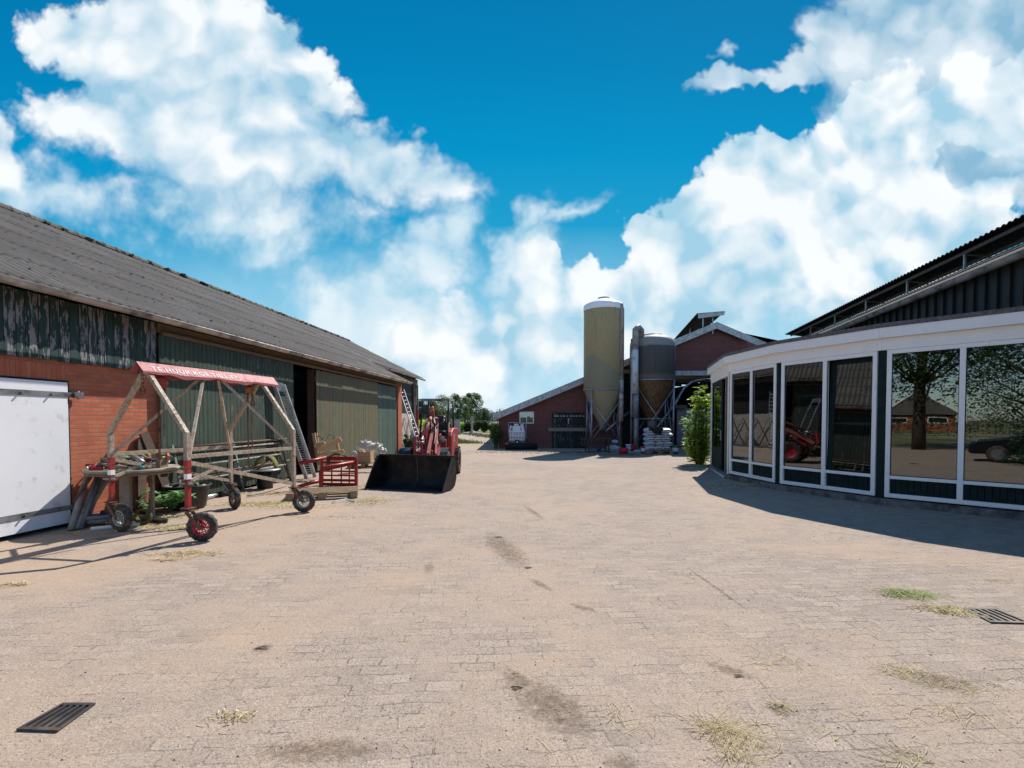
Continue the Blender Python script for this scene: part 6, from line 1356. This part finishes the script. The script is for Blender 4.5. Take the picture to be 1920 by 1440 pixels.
# ------------------------------------------------------------------ what the panes reflect from behind the viewer
tree("yard_tree", "big dark oak mirrored in the pavilion window", "tree", (-12.2, -3.9, 0), 12, 4.6, 26000, .19, "leaf_tree", .36, .27, "trees behind the viewer", 22, 401, .2)
tree("yard_tree", "leafy ash mirrored in the rightmost pane", "tree", (-7.8, -6.2, 0), 7.5, 3.0, 15000, .12, "leaf_tree", .18, .22, "trees behind the viewer", 22, 402, .2)
tree("yard_tree", "green maple mirrored far behind the viewer", "tree", (-14, -14.0, 0), 9, 4.0, 9000, .18, "leaf_dark", .2, .3, "trees behind the viewer", 20, 403, .2)
random.seed(8)
for i, (x_, y_) in enumerate([(-2.2, -1.3), (-5.4, -5.4)]):
    t = thing("conifer", ["young spruce mirrored in front of the parked car", "second young spruce behind the viewer"][i], "tree", (x_, y_, 0), 0, "spruces behind the viewer"); MB().tube([(0, 0, 0), (0, 0, 3.0)], .06, 7, radii=[.07, .02]).build("trunk", "bark", t); q = MB()
    for k in range(5200):
        h_ = random.random() ** 1.3; a_ = rnd(0, 6.28); rr = (1 - h_) * 1.05 * rnd(.3, 1); p = Vector((math.cos(a_) * rr, math.sin(a_) * rr, .25 + 2.9 * h_ - rr * .18)); leafq(q, p, .12, .3)
    q.build("crown", "leaf_pine", t, recalc=False)
random.seed(9); q = MB()
for k in range(40): p = Vector((-30 + rnd(-9, 9), -26 + k * .55, 0)); leaves(q, [(p + Vector((0, 0, 1.1)), (1.2, 1.2, 1.1))], 130, .16)
tag(q.build("roadside_hedge", "leaf_dark", recalc=False), "dark hedge along the road behind the viewer", "hedge", kind='stuff')
hs = thing("farm_house", "low brick farm house with white bargeboards, mirrored in the pavilion glass", "house", (-66, -38, 0), R(31))
MB().span(-8, 8, -4, 4, 0, 2.6).build("wall", "brick_orange", hs); MB().prism([(8.02, -4.2, 2.3), (8.02, 4.2, 2.3), (8.02, 0, 5.3)], (.1, 0, 0)).build("gable_board", "boards_black", hs); q = MB(); q.prism([(-8.4, -4.6, 2.5), (-8.4, 0, 5.6), (-8.4, 4.6, 2.5)], (16.8, 0, 0)); q.build("roof", "roof_cement", hs)
q = MB(); q.prism([(8.42, -4.7, 2.45), (8.42, 0, 5.62), (8.42, 4.7, 2.45), (8.42, 4.7, 2.65), (8.42, 0, 5.85), (8.42, -4.7, 2.65)], (.1, 0, 0)); q.build("bargeboard", "white_frame", hs)
for y_ in (-2.2, 2.2): w__ = MB().span(8.0, 8.06, y_ - 1, y_ + 1, 1.2, 2.1).build("window", "white_frame", hs); MB().span(8.062, 8.07, y_ - .9, y_ + .9, 1.3, 2.0).build("pane", "car_glass", w__)
# parked car (mirrored in the last pane)
ca = thing("parked_car", "dark estate car parked behind the viewer", "car", (-3.2, -2.5, 0), R(126))
prof_c = [(-2.15, .32), (-2.2, .75), (-2.0, .92), (-1.75, 1.36), (-1.3, 1.46), (.25, 1.46), (.95, 1.0), (2.0, .86), (2.2, .7), (2.2, .32)]
q = MB(); q.prism([(a_, -.86, b_) for a_, b_ in prof_c], (0, 1.72, 0)); q.build("body", "car_paint", ca, bevel=.08)
q = MB(); q.prism([(-1.85, -.875, .96), (-1.62, -.875, 1.33), (.2, -.875, 1.36), (.75, -.875, 1.0)], (0, 1.75, 0)); q.build("side_window", "car_glass", ca)
for x_ in (-1.35, 1.4):
    for y_ in (-.80, .80): wl = MB().lathe([(.2, -.1), (.31, -.1), (.33, 0), (.31, .1), (.2, .1)], (x_, y_, .33), 24, axis='Y').build("wheel", "tyre", ca); MB().lathe([(0, -.105), (.2, -.105), (.21, .105), (0, .105)], (x_, y_, .33), 16, axis='Y', smooth=False).build("rim", "pvc_dark", wl)
